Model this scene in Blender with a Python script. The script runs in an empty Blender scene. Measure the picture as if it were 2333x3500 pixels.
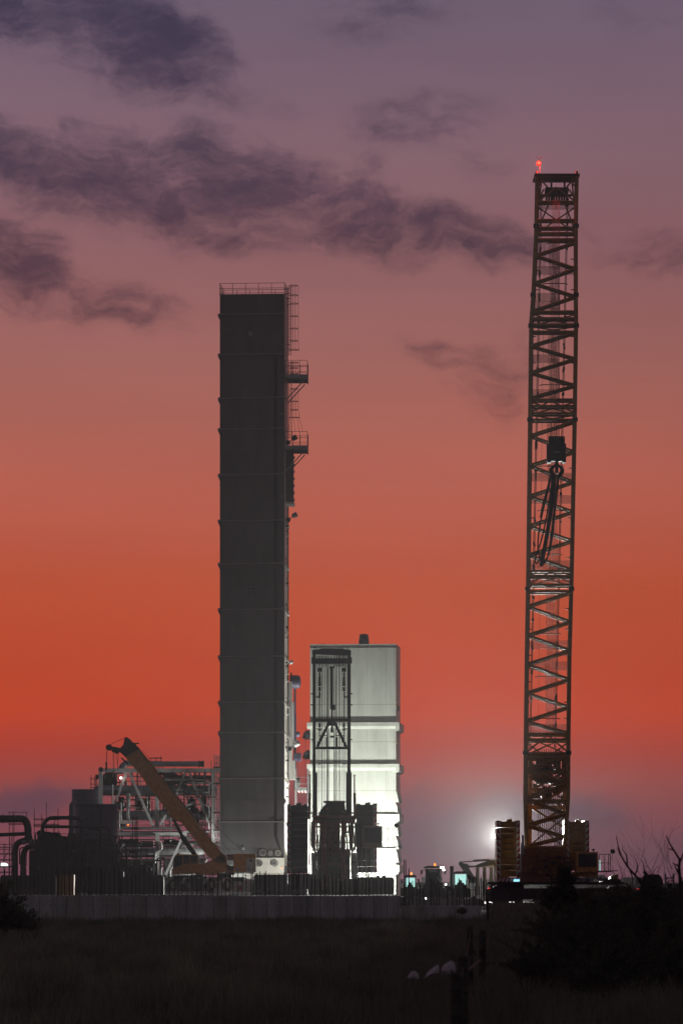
import bpy, math, random
import numpy as np
from mathutils import Matrix, Vector
R = random.Random(7)
# ---------------------------------------------------------------- camera, sky, haze light
sc = bpy.context.scene
F = 13200.0                 # focal length in photo pixels (photo is 2333 x 3500)
CX, HY, CZ = 1166.5, 3015.0, 2.0
cam_d = bpy.data.cameras.new('camera'); cam = bpy.data.objects.new('camera', cam_d)
sc.collection.objects.link(cam); sc.camera = cam
cam.location = (0, 0, CZ); cam.rotation_euler = (math.radians(90), 0, 0)
cam_d.sensor_fit = 'VERTICAL'; cam_d.sensor_height = 36.0
cam_d.lens = F / 3500 * 36.0
cam_d.shift_y = (HY - 1750) / 3500
cam_d.clip_start = 0.5; cam_d.clip_end = 6000
cam_d.dof.use_dof = True; cam_d.dof.focus_distance = 370; cam_d.dof.aperture_fstop = 6.3
sc.view_settings.view_transform = 'Standard'; sc.view_settings.look = 'None'
sc.view_settings.exposure = 0.0; sc.view_settings.gamma = 1.0
sc.view_settings.use_curve_mapping = False
sc.cycles.use_denoising = True
sc.cycles.max_bounces = 4; sc.cycles.diffuse_bounces = 2; sc.cycles.glossy_bounces = 2
sc.cycles.transparent_max_bounces = 12; sc.cycles.volume_bounces = 0
sc.cycles.sample_clamp_indirect = 6.0

def lin(c):
    def f(v):
        v /= 255.0
        return v / 12.92 if v <= 0.04045 else ((v + 0.055) / 1.055) ** 2.4
    return (f(c[0]), f(c[1]), f(c[2]), 1.0)
def el_of(y): return math.atan((HY - y) / F)

world = bpy.data.worlds.new('World'); sc.world = world; world.use_nodes = True
nt = world.node_tree; nt.nodes.clear()
def N(t, **kw):
    n = nt.nodes.new(t)
    for k, v in kw.items(): setattr(n, k, v)
    return n
def L(a, b): nt.links.new(a, b)
def M1(op, a, b=None, clamp=False):
    n = N('ShaderNodeMath', operation=op); n.use_clamp = clamp
    for i, v in enumerate((a, b)):
        if v is None: continue
        if isinstance(v, (int, float)): n.inputs[i].default_value = v
        else: L(v, n.inputs[i])
    return n.outputs[0]
tc = N('ShaderNodeTexCoord'); sep = N('ShaderNodeSeparateXYZ'); L(tc.outputs['Generated'], sep.inputs[0])
az = M1('ARCTAN2', sep.outputs[0], sep.outputs[1])
el = M1('ARCSINE', sep.outputs[2])
SKY = [(3015, (108, 66, 84)), (2960, (116, 70, 84)), (2880, (120, 68, 78)), (2780, (128, 66, 72)), (2680, (146, 68, 64)),
       (2560, (168, 58, 42)), (2440, (189, 61, 27)), (2330, (188, 63, 26)), (2200, (187, 68, 32)), (2000, (184, 75, 43)),
       (1750, (180, 87, 68)), (1500, (170, 93, 79)), (1250, (155, 95, 88)), (1000, (143, 93, 93)), (750, (132, 92, 98)),
       (500, (126, 95, 105)), (250, (117, 93, 108)), (0, (106, 90, 107)), (-900, (74, 68, 92)), (-3000, (58, 56, 82)), (-7000, (46, 46, 72))]
STOPS = [(el_of(y), c) for y, c in SKY] + [(0.9, (38, 40, 64)), (1.57, (32, 34, 58))]
E0, E1 = 0.0, 1.6
# two ramps: the low band needs fine stops, the rest of the dome coarse ones
ramp = N('ShaderNodeValToRGB'); mr = N('ShaderNodeMapRange'); mr.inputs[1].default_value = 0; mr.inputs[2].default_value = 1.6
# square-root spacing gives the low band room
L(el, mr.inputs[0]); s_ = M1('POWER', M1('MAXIMUM', mr.outputs[0], 0.0), 0.5); L(s_, ramp.inputs[0])
els = ramp.color_ramp.elements
for i, (e, c) in enumerate(STOPS):
    p = math.sqrt(max(0, e / 1.6))
    q = els[i] if i < 2 else els.new(p)
    q.position = p; q.color = lin(c)
# colour falls off away from the afterglow (towards the east, behind the camera)
azf = N('ShaderNodeMapRange'); azf.interpolation_type = 'SMOOTHSTEP'
azf.inputs[1].default_value = 0.35; azf.inputs[2].default_value = 0.985; L(M1('COSINE', az), azf.inputs[0])
east = N('ShaderNodeMix', data_type='RGBA'); L(azf.outputs[0], east.inputs[0])
east.inputs[6].default_value = lin((71, 68, 74)); L(ramp.outputs[0], east.inputs[7])
# clouds laid on the dome in azimuth / elevation
uv = N('ShaderNodeCombineXYZ'); L(M1('MULTIPLY', az, 10.0), uv.inputs[0]); L(M1('MULTIPLY', el, 10.0), uv.inputs[1])
def noise(scale, detail, src, rough=0.55, stretch=None):
    n = N('ShaderNodeTexNoise'); n.inputs['Scale'].default_value = scale; n.inputs['Detail'].default_value = detail
    n.inputs['Roughness'].default_value = rough
    if stretch:
        mp = N('ShaderNodeMapping'); mp.inputs['Scale'].default_value = stretch; L(src, mp.inputs[0]); src = mp.outputs[0]
    L(src, n.inputs['Vector']); return n
warp = noise(3.2, 5, uv.outputs[0], 0.6)
wv = N('ShaderNodeVectorMath', operation='SUBTRACT'); L(warp.outputs['Color'], wv.inputs[0]); wv.inputs[1].default_value = (.5, .5, .5)
ws = N('ShaderNodeVectorMath', operation='MULTIPLY'); L(wv.outputs[0], ws.inputs[0]); ws.inputs[1].default_value = (0.34, 0.2, 0)
wa = N('ShaderNodeVectorMath', operation='ADD'); L(uv.outputs[0], wa.inputs[0]); L(ws.outputs[0], wa.inputs[1])
fine = noise(6, 10, wa.outputs[0], 0.68, (.8, 1.9, 1))
def cloud(x, y, a, b, ang, dens):
    """one soft bank: centre, half sizes (photo pixels at this lens) and slope in degrees"""
    mp = N('ShaderNodeMapping', vector_type='TEXTURE')
    mp.inputs['Location'].default_value = ((x - CX) / F * 10, el_of(y) * 10, 0)
    mp.inputs['Rotation'].default_value = (0, 0, math.radians(ang))
    mp.inputs['Scale'].default_value = (a / F * 10, b / F * 10, 1)
    L(wa.outputs[0], mp.inputs[0])
    ln = N('ShaderNodeVectorMath', operation='LENGTH'); L(mp.outputs[0], ln.inputs[0])
    m = N('ShaderNodeMapRange'); m.interpolation_type = 'SMOOTHERSTEP'
    m.inputs[1].default_value = 1.5; m.inputs[2].default_value = 0.15; m.inputs[3].default_value = 0; m.inputs[4].default_value = dens
    L(ln.outputs['Value'], m.inputs[0]); return m.outputs[0]
CL = [(200, 50, 520, 170, -6, 1.0), (560, 180, 360, 170, -26, 1.0), (330, 190, 260, 120, -10, .6), (60, 560, 360, 130, -16, 1.0), (420, 650, 480, 170, -8, 1.0), (250, 620, 300, 110, -14, .9), (430, 500, 240, 90, -12, .7), (820, 640, 430, 190, -16, 1.0),
      (720, 800, 340, 90, -8, .6), (1180, 745, 430, 130, -13, 1.0), (1560, 820, 360, 95, -10, .95), (1230, 590, 150, 70, 20, .5), (2260, 870, 190, 85, -10, .6), (2050, 830, 130, 60, -30, .3), (60, 900, 280, 130, -30, 1.0), (120, 1040, 260, 90, -14, .6),
      (380, 1030, 300, 95, -10, .7), (1430, 430, 260, 110, 8, .5), (1600, 560, 160, 80, -20, .35), (1600, 1215, 290, 75, -14, .6), (1660, 1320, 190, 120, -20, .5), (1800, 1240, 170, 110, 0, .35), (1330, 60, 300, 130, 0, .4), (2200, 40, 300, 120, 0, .25), (1480, 420, 200, 70, 10, .3), (1000, 690, 500, 110, -16, .8), (900, 350, 200, 60, -10, .2)]
acc = None
for c in CL:
    o = cloud(*c)
    acc = o if acc is None else M1('MAXIMUM', acc, o)
# the rest of the dome carries the same broken cloud
gen = noise(1.6, 5, wa.outputs[0], 0.55, (0.6, 1.6, 1))
g2 = N('ShaderNodeMapRange'); g2.inputs[1].default_value = .58; g2.inputs[2].default_value = .8; g2.inputs[4].default_value = .5; L(gen.outputs[0], g2.inputs[0])
offd = M1('MULTIPLY', g2.outputs[0], M1('SUBTRACT', 1.0, M1('MULTIPLY', M1('LESS_THAN', M1('ABSOLUTE', az), .12), M1('LESS_THAN', el, .25))))
acc = M1('MAXIMUM', acc, offd)
fine2 = noise(19, 8, wa.outputs[0], 0.6, (.8, 2.0, 1))
nz_ = M1('ADD', M1('MULTIPLY', M1('SUBTRACT', fine.outputs[0], .5), 1.9), M1('MULTIPLY', M1('SUBTRACT', fine2.outputs[0], .5), .7))
vv = M1('ADD', M1('MULTIPLY', acc, .95), M1('MULTIPLY', nz_, M1('MULTIPLY', acc, 2.6, clamp=True)))
fm = N('ShaderNodeMapRange'); fm.interpolation_type = 'SMOOTHSTEP'; fm.inputs[1].default_value = .02; fm.inputs[2].default_value = 1.25; fm.inputs[3].default_value = 0; fm.inputs[4].default_value = 1
L(vv, fm.inputs[0]); dens = fm.outputs[0]
ckey = N('ShaderNodeMix', data_type='RGBA', blend_type='MULTIPLY'); L(dens, ckey.inputs[0])
L(east.outputs[2], ckey.inputs[6]); ckey.inputs[7].default_value = (0.30, 0.33, 0.46, 1)
# low flat banks near the horizon
low = None
for c in [(60, 2720, 300, 52, 0, .8), (1850, 2800, 330, 100, 0, .9), (1450, 2850, 560, 150, 0, .8), (2300, 2900, 500, 100, 0, .5)]:
    o = cloud(*c); low = o if low is None else M1('MAXIMUM', low, o)
lk = N('ShaderNodeMix', data_type='RGBA'); L(low, lk.inputs[0]); L(ckey.outputs[2], lk.inputs[6]); lk.inputs[7].default_value = lin((88, 62, 76))
# faint large-scale unevenness
un = noise(1.2, 3, uv.outputs[0], .5, (.5, 2.2, 1)); um = N('ShaderNodeMapRange'); um.inputs[1].default_value = .3; um.inputs[2].default_value = .7
um.inputs[3].default_value = .94; um.inputs[4].default_value = 1.06; L(un.outputs[0], um.inputs[0])
vm = N('ShaderNodeVectorMath', operation='SCALE'); L(lk.outputs[2], vm.inputs[0])
azg = N('ShaderNodeMapRange'); azg.inputs[1].default_value = -.1; azg.inputs[2].default_value = .1; azg.inputs[3].default_value = 1.05; azg.inputs[4].default_value = .95; L(az, azg.inputs[0])
L(M1('MULTIPLY', um.outputs[0], azg.outputs[0]), vm.inputs[3])
bg = N('ShaderNodeBackground'); L(vm.outputs[0], bg.inputs[0]); bg.inputs[1].default_value = 1.1
wo = N('ShaderNodeOutputWorld'); L(bg.outputs[0], wo.inputs[0])
world.cycles.sampling_method = 'MANUAL'; world.cycles.sample_map_resolution = 512

# ---------------------------------------------------------------- helpers
def P(x, y, D): return Vector(((x - CX) * D / F, D, CZ - (y - HY) * D / F))
def PX(x, D): return (x - CX) * D / F
def PZ(y, D): return CZ - (y - HY) * D / F
W = {}
COL = sc.collection
def I4(): return Matrix.Identity(4)
def reg(o, M, parent):
    COL.objects.link(o)
    if parent is not None:
        o.parent = parent
        o.matrix_basis = W[parent.name].inverted() @ M
    else: o.matrix_basis = M
    W[o.name] = M
    return o
def T(name, label, cat, loc, group=None):
    o = bpy.data.objects.new(name, None); o.empty_display_size = .5
    reg(o, Matrix.Translation(Vector(loc)), None)
    o['label'] = label; o['category'] = cat
    if group: o['group'] = group
    return o
def tag(o, label=None, cat=None, group=None, kind=None):
    if label: o['label'] = label
    if cat: o['category'] = cat
    if group: o['group'] = group
    if kind: o['kind'] = kind
    return o
class MB:
    """collects world-space geometry for ONE mesh object"""
    def __init__(s, fr=None): s.v = []; s.f = []; s.sm = []; s.fr = fr
    def add(s, vs, fs, smooth=False):
        b = len(s.v)
        if s.fr is not None: vs = [s.fr @ Vector(v) for v in vs]
        s.v += [tuple(v) for v in vs]; s.f += [tuple(b + i for i in f) for f in fs]; s.sm += [smooth] * len(fs)
        return s
    def box(s, c, d, rz=0, M=None):
        x, y, z = d[0] / 2, d[1] / 2, d[2] / 2
        m = Matrix.Translation(Vector(c)) @ (M if M is not None else Matrix.Rotation(rz, 4, 'Z'))
        vs = [m @ Vector((a * x, b * y, e * z)) for a in (-1, 1) for b in (-1, 1) for e in (-1, 1)]
        return s.add(vs, [(0, 1, 3, 2), (4, 6, 7, 5), (0, 4, 5, 1), (2, 3, 7, 6), (0, 2, 6, 4), (1, 5, 7, 3)])
    def cyl(s, p, q, r, r2=None, n=12, caps=True):
        p, q = Vector(p), Vector(q); r2 = r if r2 is None else r2
        m = (q - p).to_track_quat('Z', 'Y').to_matrix()
        vs = []
        for base, rr in ((p, r), (q, r2)):
            for i in range(n):
                a = 2 * math.pi * i / n
                vs.append(base + m @ Vector((rr * math.cos(a), rr * math.sin(a), 0)))
        s.add(vs, [(i, (i + 1) % n, n + (i + 1) % n, n + i) for i in range(n)], True)
        if caps: s.add(vs, [tuple(range(n - 1, -1, -1)), tuple(range(n, 2 * n))])
        return s
    def bar(s, p, q, w, h=None):
        p, q = Vector(p), Vector(q); h = w if h is None else h
        d = q - p; m = d.to_track_quat('Z', 'Y').to_matrix().to_4x4()
        return s.box((p + q) / 2, (w, h, d.length), M=m)
    def tube(s, pts, r, n=10):
        pts = [Vector(p) for p in pts]; vs = []; fs = []
        for k, p in enumerate(pts):
            d = (pts[min(k + 1, len(pts) - 1)] - pts[max(k - 1, 0)])
            m = d.to_track_quat('Z', 'Y').to_matrix()
            # keep rings aligned for paths in one vertical plane
            ax = Vector((0, 1, 0)) if abs(d.normalized().y) < .9 else Vector((1, 0, 0))
            u = d.cross(ax).normalized(); w = d.normalized().cross(u)
            rr = r[k] if isinstance(r, (list, tuple)) else r
            for i in range(n):
                a = 2 * math.pi * i / n; vs.append(p + (u * math.cos(a) + w * math.sin(a)) * rr)
        for k in range(len(pts) - 1):
            for i in range(n):
                j = (i + 1) % n; fs.append((k * n + i, k * n + j, (k + 1) * n + j, (k + 1) * n + i))
        s.add(vs, fs, True); m_ = (len(pts) - 1) * n
        return s.add(vs, [tuple(range(n - 1, -1, -1)), tuple(range(m_, m_ + n))])
    def lathe(s, c, axis, prof, n=16):
        c = Vector(c); m = Vector(axis).to_track_quat('Z', 'Y').to_matrix(); vs = []; fs = []
        for (h, r) in prof:
            for i in range(n):
                a = 2 * math.pi * i / n; vs.append(c + m @ Vector((r * math.cos(a), r * math.sin(a), h)))
        for k in range(len(prof) - 1):
            for i in range(n):
                j = (i + 1) % n; fs.append((k * n + i, k * n + j, (k + 1) * n + j, (k + 1) * n + i))
        s.add(vs, fs, True); e = (len(prof) - 1) * n
        return s.add(vs, [tuple(range(n - 1, -1, -1)), tuple(range(e, e + n))])
    def prism(s, pts, d):
        """extrude a polygon (world points) by vector d"""
        n = len(pts); pts = [Vector(p) for p in pts]; d = Vector(d)
        return s.add(pts + [p + d for p in pts], [tuple(range(n)), tuple(range(2 * n - 1, n - 1, -1))] +
                     [(i, (i + 1) % n, n + (i + 1) % n, n + i)[::-1] for i in range(n)])
    def mesh(s, name, mat, M=None):
        vs = s.v
        if M is not None:
            inv = M.inverted(); vs = [tuple(inv @ Vector(v)) for v in s.v]
        me = bpy.data.meshes.new(name); me.from_pydata(vs, [], s.f); me.materials.append(mat)
        me.polygons.foreach_set('use_smooth', s.sm); me.update(); return me
    def build(s, name, mat, parent=None, origin=None):
        if origin is None:
            a = np.array(s.v); lo, hi = a.min(0), a.max(0); origin = Vector(((lo[0] + hi[0]) / 2, (lo[1] + hi[1]) / 2, lo[2]))
        M = Matrix.Translation(Vector(origin))
        o = bpy.data.objects.new(name, s.mesh(name, mat, M)); return reg(o, M, parent)
UM = {}
def unit(kind, mat):
    k = (kind, mat.name)
    if k not in UM:
        b = MB()
        if kind == 'cyl': b.cyl((0, 0, 0), (0, 0, 1), 1, n=10)
        elif kind == 'bev':   # slightly bevelled box
            e = .02; vs = []; 
            b.box((0, 0, 0), (1, 1, 1))
        else: b.box((0, 0, 0), (1, 1, 1))
        UM[k] = b.mesh('unit_' + kind, mat)
    return UM[k]
def cyl(name, p, q, r, mat, parent):
    p, q = Vector(p), Vector(q); d = q - p
    M = Matrix.Translation(p) @ d.to_track_quat('Z', 'Y').to_matrix().to_4x4() @ Matrix.Diagonal((r, r, d.length, 1))
    return reg(bpy.data.objects.new(name, unit('cyl', mat)), M, parent)
def bar(name, p, q, w, mat, parent, h=None):
    p, q = Vector(p), Vector(q); d = q - p; h = w if h is None else h
    M = Matrix.Translation((p + q) / 2) @ d.to_track_quat('Z', 'Y').to_matrix().to_4x4() @ Matrix.Diagonal((w, h, d.length, 1))
    return reg(bpy.data.objects.new(name, unit('box', mat)), M, parent)
def box(name, c, d, mat, parent, rz=0, fr=None):
    M = Matrix.Translation(Vector(c)) @ Matrix.Rotation(rz, 4, 'Z') @ Matrix.Diagonal((d[0], d[1], d[2], 1))
    if fr is not None: M = fr @ M
    return reg(bpy.data.objects.new(name, unit('box', mat)), M, parent)
def bx(name, x0, y0, x1, y1, D, dep, mat, parent):
    """box whose front face covers photo pixels x0..x1, y0..y1 at distance D and goes dep metres back"""
    a, b = P(x0, y1, D), P(x1, y0, D)
    return box(name, ((a.x + b.x) / 2, D + dep / 2, (a.z + b.z) / 2), (b.x - a.x, dep, b.z - a.z), mat, parent)
def mbx(b, x0, y0, x1, y1, D, dep):
    p, q = P(x0, y1, D), P(x1, y0, D)
    return b.box(((p.x + q.x) / 2, D + dep / 2, (p.z + q.z) / 2), (q.x - p.x, dep, q.z - p.z))
def elbow(pts, rad, steps=5):
    """polyline with rounded corners"""
    pts = [Vector(p) for p in pts]; out = [pts[0]]
    for i in range(1, len(pts) - 1):
        a, b, c = pts[i - 1], pts[i], pts[i + 1]
        r = min(rad, (a - b).length * .49, (c - b).length * .49)
        s_, e_ = b + (a - b).normalized() * r, b + (c - b).normalized() * r
        for k in range(steps + 1):
            t = k / steps; out.append(s_ * (1 - t) ** 2 + b * 2 * t * (1 - t) + e_ * t * t)
    return out + [pts[-1]]

# ---------------------------------------------------------------- materials
def mat(name, rgb, rough=.6, metal=0, var=.15, scale=1.5, streak=0, bump=0, emit=None, estr=0, second=None):
    m = bpy.data.materials.new(name); m.use_nodes = True; t = m.node_tree; b = t.nodes['Principled BSDF']
    b.inputs['Roughness'].default_value = rough; b.inputs['Metallic'].default_value = metal
    co = t.nodes.new('ShaderNodeTexCoord'); mp = t.nodes.new('ShaderNodeMapping')
    ge = t.nodes.new('ShaderNodeNewGeometry'); t.links.new(ge.outputs['Position'], mp.inputs[0])
    mp.inputs['Scale'].default_value = (1, 1, .18 if streak else 1)
    n = t.nodes.new('ShaderNodeTexNoise'); n.inputs['Scale'].default_value = scale; n.inputs['Detail'].default_value = 6
    n.inputs['Roughness'].default_value = .65
    t.links.new(mp.outputs[0], n.inputs['Vector'])
    r = t.nodes.new('ShaderNodeValToRGB'); r.color_ramp.elements[0].position = .3; r.color_ramp.elements[1].position = .7
    c2 = second or tuple(v * (1 - 2 * var) for v in rgb)
    r.color_ramp.elements[0].color = (*c2, 1); r.color_ramp.elements[1].color = (*[min(1, v * (1 + var * .4)) for v in rgb], 1)
    t.links.new(n.outputs[0], r.inputs[0]); t.links.new(r.outputs[0], b.inputs['Base Color'])
    if bump:
        n2 = t.nodes.new('ShaderNodeTexNoise'); n2.inputs['Scale'].default_value = scale * 8; n2.inputs['Detail'].default_value = 4
        t.links.new(ge.outputs['Position'], n2.inputs['Vector'])
        bp = t.nodes.new('ShaderNodeBump'); bp.inputs['Strength'].default_value = bump; bp.inputs['Distance'].default_value = .05
        t.links.new(n2.outputs[0], bp.inputs['Height']); t.links.new(bp.outputs[0], b.inputs['Normal'])
    if emit:
        b.inputs['Emission Color'].default_value = (*emit, 1); b.inputs['Emission Strength'].default_value = estr
    return m
WHITE = mat('white_paint', (.62, .63, .60), .5, var=.07, scale=.5, streak=1)
CLAD = mat('white_cladding', (.63, .68, .60), .45, var=.09, scale=.6, streak=1, second=(.47, .51, .44))
TLIT = mat('tower_cladding_lit', (.55, .53, .47), .5, var=.12, scale=.8, streak=1)  # tower cladding made paler and warmer for the floodlit side
TSHADE = mat('tower_cladding_shaded', (.095, .094, .100), .55, var=.2, scale=.9, streak=1)  # same cladding darkened in its base colour for the unlit front
TSHADEV = [TSHADE, mat('tower_shaded_duller', (.086, .085, .090), .6, var=.2, scale=1.3, streak=1), mat('tower_shaded_paler', (.104, .103, .108), .5, var=.18, scale=.7, streak=1)]
RIBM = mat('tower_rib_paint', (.21, .20, .20), .5, var=.1)
SEAMM = mat('shadow_gap', (.12, .12, .12), .8)
MATTBLK = mat('matt_black', (.02, .02, .022), .7)
STEELW = mat('painted_white_steel', (.45, .46, .455), .4, var=.1, scale=2)
GALV = mat('galvanised_steel', (.32, .33, .33), .4, .5, var=.2, scale=4)
PIPE = mat('pipe_cladding', (.36, .37, .37), .35, .6, var=.15, scale=1.5)
DARK = mat('dark_steel', (.04, .038, .037), .7, var=.3, scale=3)
BLACK = mat('black_steel', (.02, .02, .021), .5, var=.3, scale=3)
ROPE = mat('wire_rope', (.03, .03, .03), .5, .3)
YEL = mat('crane_yellow', (.42, .21, .03), .45, var=.2, scale=2.5, second=(.22, .11, .03))
YELD = mat('boom_yellow', (.36, .17, .02), .5, var=.25, scale=3, second=(.17, .075, .015))
ORG = mat('crane_orange', (.66, .29, .06), .45, var=.15, scale=2, second=(.40, .16, .04))
CABT = mat('tan_cab_paint', (.36, .30, .24), .5)
RUSTL = mat('red_brown_rail', (.50, .19, .10), .55, var=.3, scale=5)
RUST = mat('brown_red_steel', (.34, .12, .07), .6, var=.3, scale=4)
RED = mat('red_marking', (.35, .03, .03), .5)
WMARK = mat('white_marking', (.6, .6, .58), .5)
BLK = mat('black_lettering', (.015, .015, .015), .6)
RUBBER = mat('tyre_rubber', (.025, .025, .025), .85, var=.2, scale=8)
GLASSD = mat('dark_glass', (.02, .022, .028), .12)
NAVY = mat('blue_grey_tank_paint', (.06, .06, .11), .5, var=.15, scale=.8, streak=1)
NAVYL = mat('pale_blue_grey_paint', (.16, .16, .21), .5, var=.12, scale=.8, streak=1)
CONC = mat('concrete', (.60, .57, .56), .9, var=.25, scale=1.3, streak=1, bump=.35, second=(.30, .28, .28))
CONCV = [CONC, mat('concrete_stained', (.56, .52, .50), .9, scale=2.2, streak=1, bump=.35, second=(.28, .25, .23)), mat('concrete_pale', (.63, .60, .59), .9, scale=1.0, streak=1, bump=.35, second=(.36, .34, .34))]
REBARM = mat('rusty_rebar', (.06, .04, .03), .8, var=.3, scale=6)
TREAD = mat('track_steel', (.03, .028, .026), .85, 0, var=.3, scale=4)
WOOD = mat('weathered_wood', (.10, .085, .07), .9, var=.35, scale=9, bump=.6)
BARK = mat('bare_bark', (.05, .04, .035), .9, var=.3, scale=12)
RAG = mat('pale_rag_cloth', (.78, .62, .68), .9, var=.2, scale=9, bump=.4)
def glow(name, rgb, s): return mat(name, (.02, .02, .02), .5, emit=rgb, estr=s)
CABLIT = glow('lit_cab_window', (.55, 1.0, .92), .85)
AMBER = glow('amber_beacon', (1.0, .28, .04), 2.2)
REDL = glow('red_lamp', (1.0, .03, .03), 2.5)
BEACON = glow('red_aviation_lamp', (1.0, .025, .01), 2.4)
WLAMP = glow('white_lamp', (1.0, .98, .9), 8)
FLOODG = glow('flood_lamp_glass', (.95, 1.0, .97), 200)
BLUEL = glow('blue_green_sign_lamp', (.3, .8, 1.0), 1.6)
def ground_mat(name, a, b, sc_=.6, mid=None):
    m = mat(name, a, .95, var=.2, scale=sc_, second=b, bump=.6); m.node_tree.nodes['Bump'].inputs['Distance'].default_value = .08; return m
SOIL = ground_mat('dark_grassland_soil', (.08, .076, .062), (.03, .03, .026), .35)
GRAVEL = ground_mat('crushed_gravel', (.075, .07, .066), (.04, .038, .036), 1.2)
GRASSM = mat('dry_grass', (.27, .255, .18), .8, var=.3, scale=.7, second=(.05, .05, .036))
LEAFM = mat('shrub_leaf', (.10, .10, .065), .7, var=.3, scale=1.5, second=(.02, .026, .016))
for m_ in (GRASSM, LEAFM):
    t_ = m_.node_tree; pb = t_.nodes['Principled BSDF']; tl = t_.nodes.new('ShaderNodeBsdfTranslucent'); mx = t_.nodes.new('ShaderNodeMixShader'); mx.inputs[0].default_value = .45
    t_.links.new(pb.inputs['Base Color'].links[0].from_socket, tl.inputs[0]); t_.links.new(pb.outputs[0], mx.inputs[1]); t_.links.new(tl.outputs[0], mx.inputs[2])
    t_.links.new(mx.outputs[0], [n_ for n_ in t_.nodes if n_.type == 'OUTPUT_MATERIAL'][0].inputs[0])
def text_mesh(s, mat_):
    cu = bpy.data.curves.new('lettering_source', 'FONT'); cu.body = s; cu.align_x = 'CENTER'; cu.align_y = 'CENTER'
    cu.extrude = .01; cu.size = 1; cu.space_character = 1.15; cu.resolution_u = 2; cu.offset = .03
    o = bpy.data.objects.new('lettering_source', cu); COL.objects.link(o)
    dg = bpy.context.evaluated_depsgraph_get(); me = bpy.data.meshes.new_from_object(o.evaluated_get(dg))
    me.materials.clear(); me.materials.append(mat_); bpy.data.objects.remove(o); bpy.data.curves.remove(cu)
    return me
# ---------------------------------------------------------------- ground, pad, haze, wall
def sheet(name, x0, y0, x1, y1, z, m, n=1, amp=0):
    b = MB(); nx = ny = n
    vs = []
    for j in range(ny + 1):
        for i in range(nx + 1):
            x = x0 + (x1 - x0) * i / nx; y = y0 + (y1 - y0) * j / ny
            vs.append((x, y, z + (amp * math.sin(x * .7 + y * .31) * math.cos(y * .23 - x * .4) if amp else 0)))
    b.add(vs, [(j * (nx + 1) + i, j * (nx + 1) + i + 1, (j + 1) * (nx + 1) + i + 1, (j + 1) * (nx + 1) + i) for j in range(ny) for i in range(nx)])
    return b.build(name, m, None, (0, 0, 0))
g = sheet('field', -240, -15, 240, 1280, -.02, SOIL, 1); tag(g, kind='structure')
# raised works pad behind the wall
b = MB(); b.box((-44, 395, .45 - .06), (98, 190, .9)); g = b.build('gravel_pad', GRAVEL, None, (0, 395, 0)); tag(g, kind='structure')
bk = MB()
n_ = 60
for i in range(n_):
    x0_ = PX(1340, 338) + (PX(1650, 338) - PX(1340, 338)) * i / n_; x1_ = x0_ + (PX(1650, 338) - PX(1340, 338)) / n_ * 1.001
    h = .62 + .12 * math.sin(i * .5) + .07 * math.sin(i * 1.9)
    bk.prism([(x0_, 334, -.05), (x0_, 337, h * .8), (x0_, 338.5, h), (x0_, 340, h * .7), (x0_, 343, -.05)], (x1_ - x0_, 0, 0))
g = bk.build('earth_bank', SOIL, None, (PX(1500, 338), 338, 0)); tag(g, kind='structure')
b = MB()
for i in range(90):
    x = -260 + i * 5.9; h = 1.5 + 2.2 * abs(math.sin(i * 1.7) * math.cos(i * .43)) + R.random() * .9
    b.box((x, 1240 + R.random() * 20, h / 2 - .3), (6.6, 6, h + .6))
g = b.build('far_tree_line', LEAFM, None, (0, 1240, 0)); tag(g, kind='structure')

hz = MB(); hz.box((0, 630, 38.2), (500, 1310, 78.6))
hm = bpy.data.materials.new('haze_air'); hm.use_nodes = True; t = hm.node_tree; t.nodes.clear()
pv = t.nodes.new('ShaderNodeVolumePrincipled'); pv.inputs['Color'].default_value = (.93, .95, .96, 1)
pv.inputs['Density'].default_value = .00017; pv.inputs['Anisotropy'].default_value = .5
t.links.new(pv.outputs[0], t.nodes.new('ShaderNodeOutputMaterial').inputs['Volume'])
hm.cycles.homogeneous_volume = True
hzo = hz.build('haze', hm, None, (0, 630, 0)); tag(hzo, kind='stuff')

# concrete retaining wall with upstanding reinforcement
WD = 176.0
wall = T('retaining_wall', 'long low grey concrete wall of formwork panels with upright rebar on top, across the field', 'wall', (PX(680, WD), WD, 0))
ztop = PZ(3062, WD); pw = PX(45.6, WD) - PX(0, WD)
for i in range(-6, 30):
    x0 = i * 45.6; wob = R.uniform(-.012, .012)
    p0, p1 = PX(x0, WD), PX(x0 + 45.6, WD)
    box('panel', ((p0 + p1) / 2, WD + .2 + wob, ztop / 2 - .1), (p1 - p0 - .022, .4, ztop + .2 + R.uniform(-.012, .012)), R.choice(CONCV), wall)
    for hz_ in (.35, .95):
        for hx_ in (.2, .8): cyl('tie_hole', (p0 + (p1 - p0) * hx_, WD + wob - .004, hz_), (p0 + (p1 - p0) * hx_, WD + wob + .02, hz_), .022, SEAMM, wall)
b = MB(); b.box(((PX(-274, WD) + PX(1366, WD)) / 2, WD + .25, ztop / 2 - .14), (PX(1366, WD) - PX(-274, WD), .3, ztop + .2)); b.build('core', SEAMM, wall)
lw = T('low_wall', 'lower stretch of concrete wall beyond the step, in pale ground mist with tall rebar', 'wall', (PX(1500, WD), WD + 3, 0))
z2 = PZ(3096, WD)
for i in range(6):
    p0, p1 = PX(1368 + i * 46, WD), PX(1368 + (i + 1) * 46, WD)
    box('panel', ((p0 + p1) / 2, WD + .35, z2 / 2 - .1), (p1 - p0 - .012, .4, z2 + .2), R.choice(CONCV), lw)
def rebar(x, ytop, ybot, par, lean=0):
    D = WD + .2
    a, c = P(x, ybot, D), P(x + lean, ytop, D); cyl('rebar', a - Vector((0, 0, .15)), c, .017 + .006 * R.random(), REBARM, par)
x = -8
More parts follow.
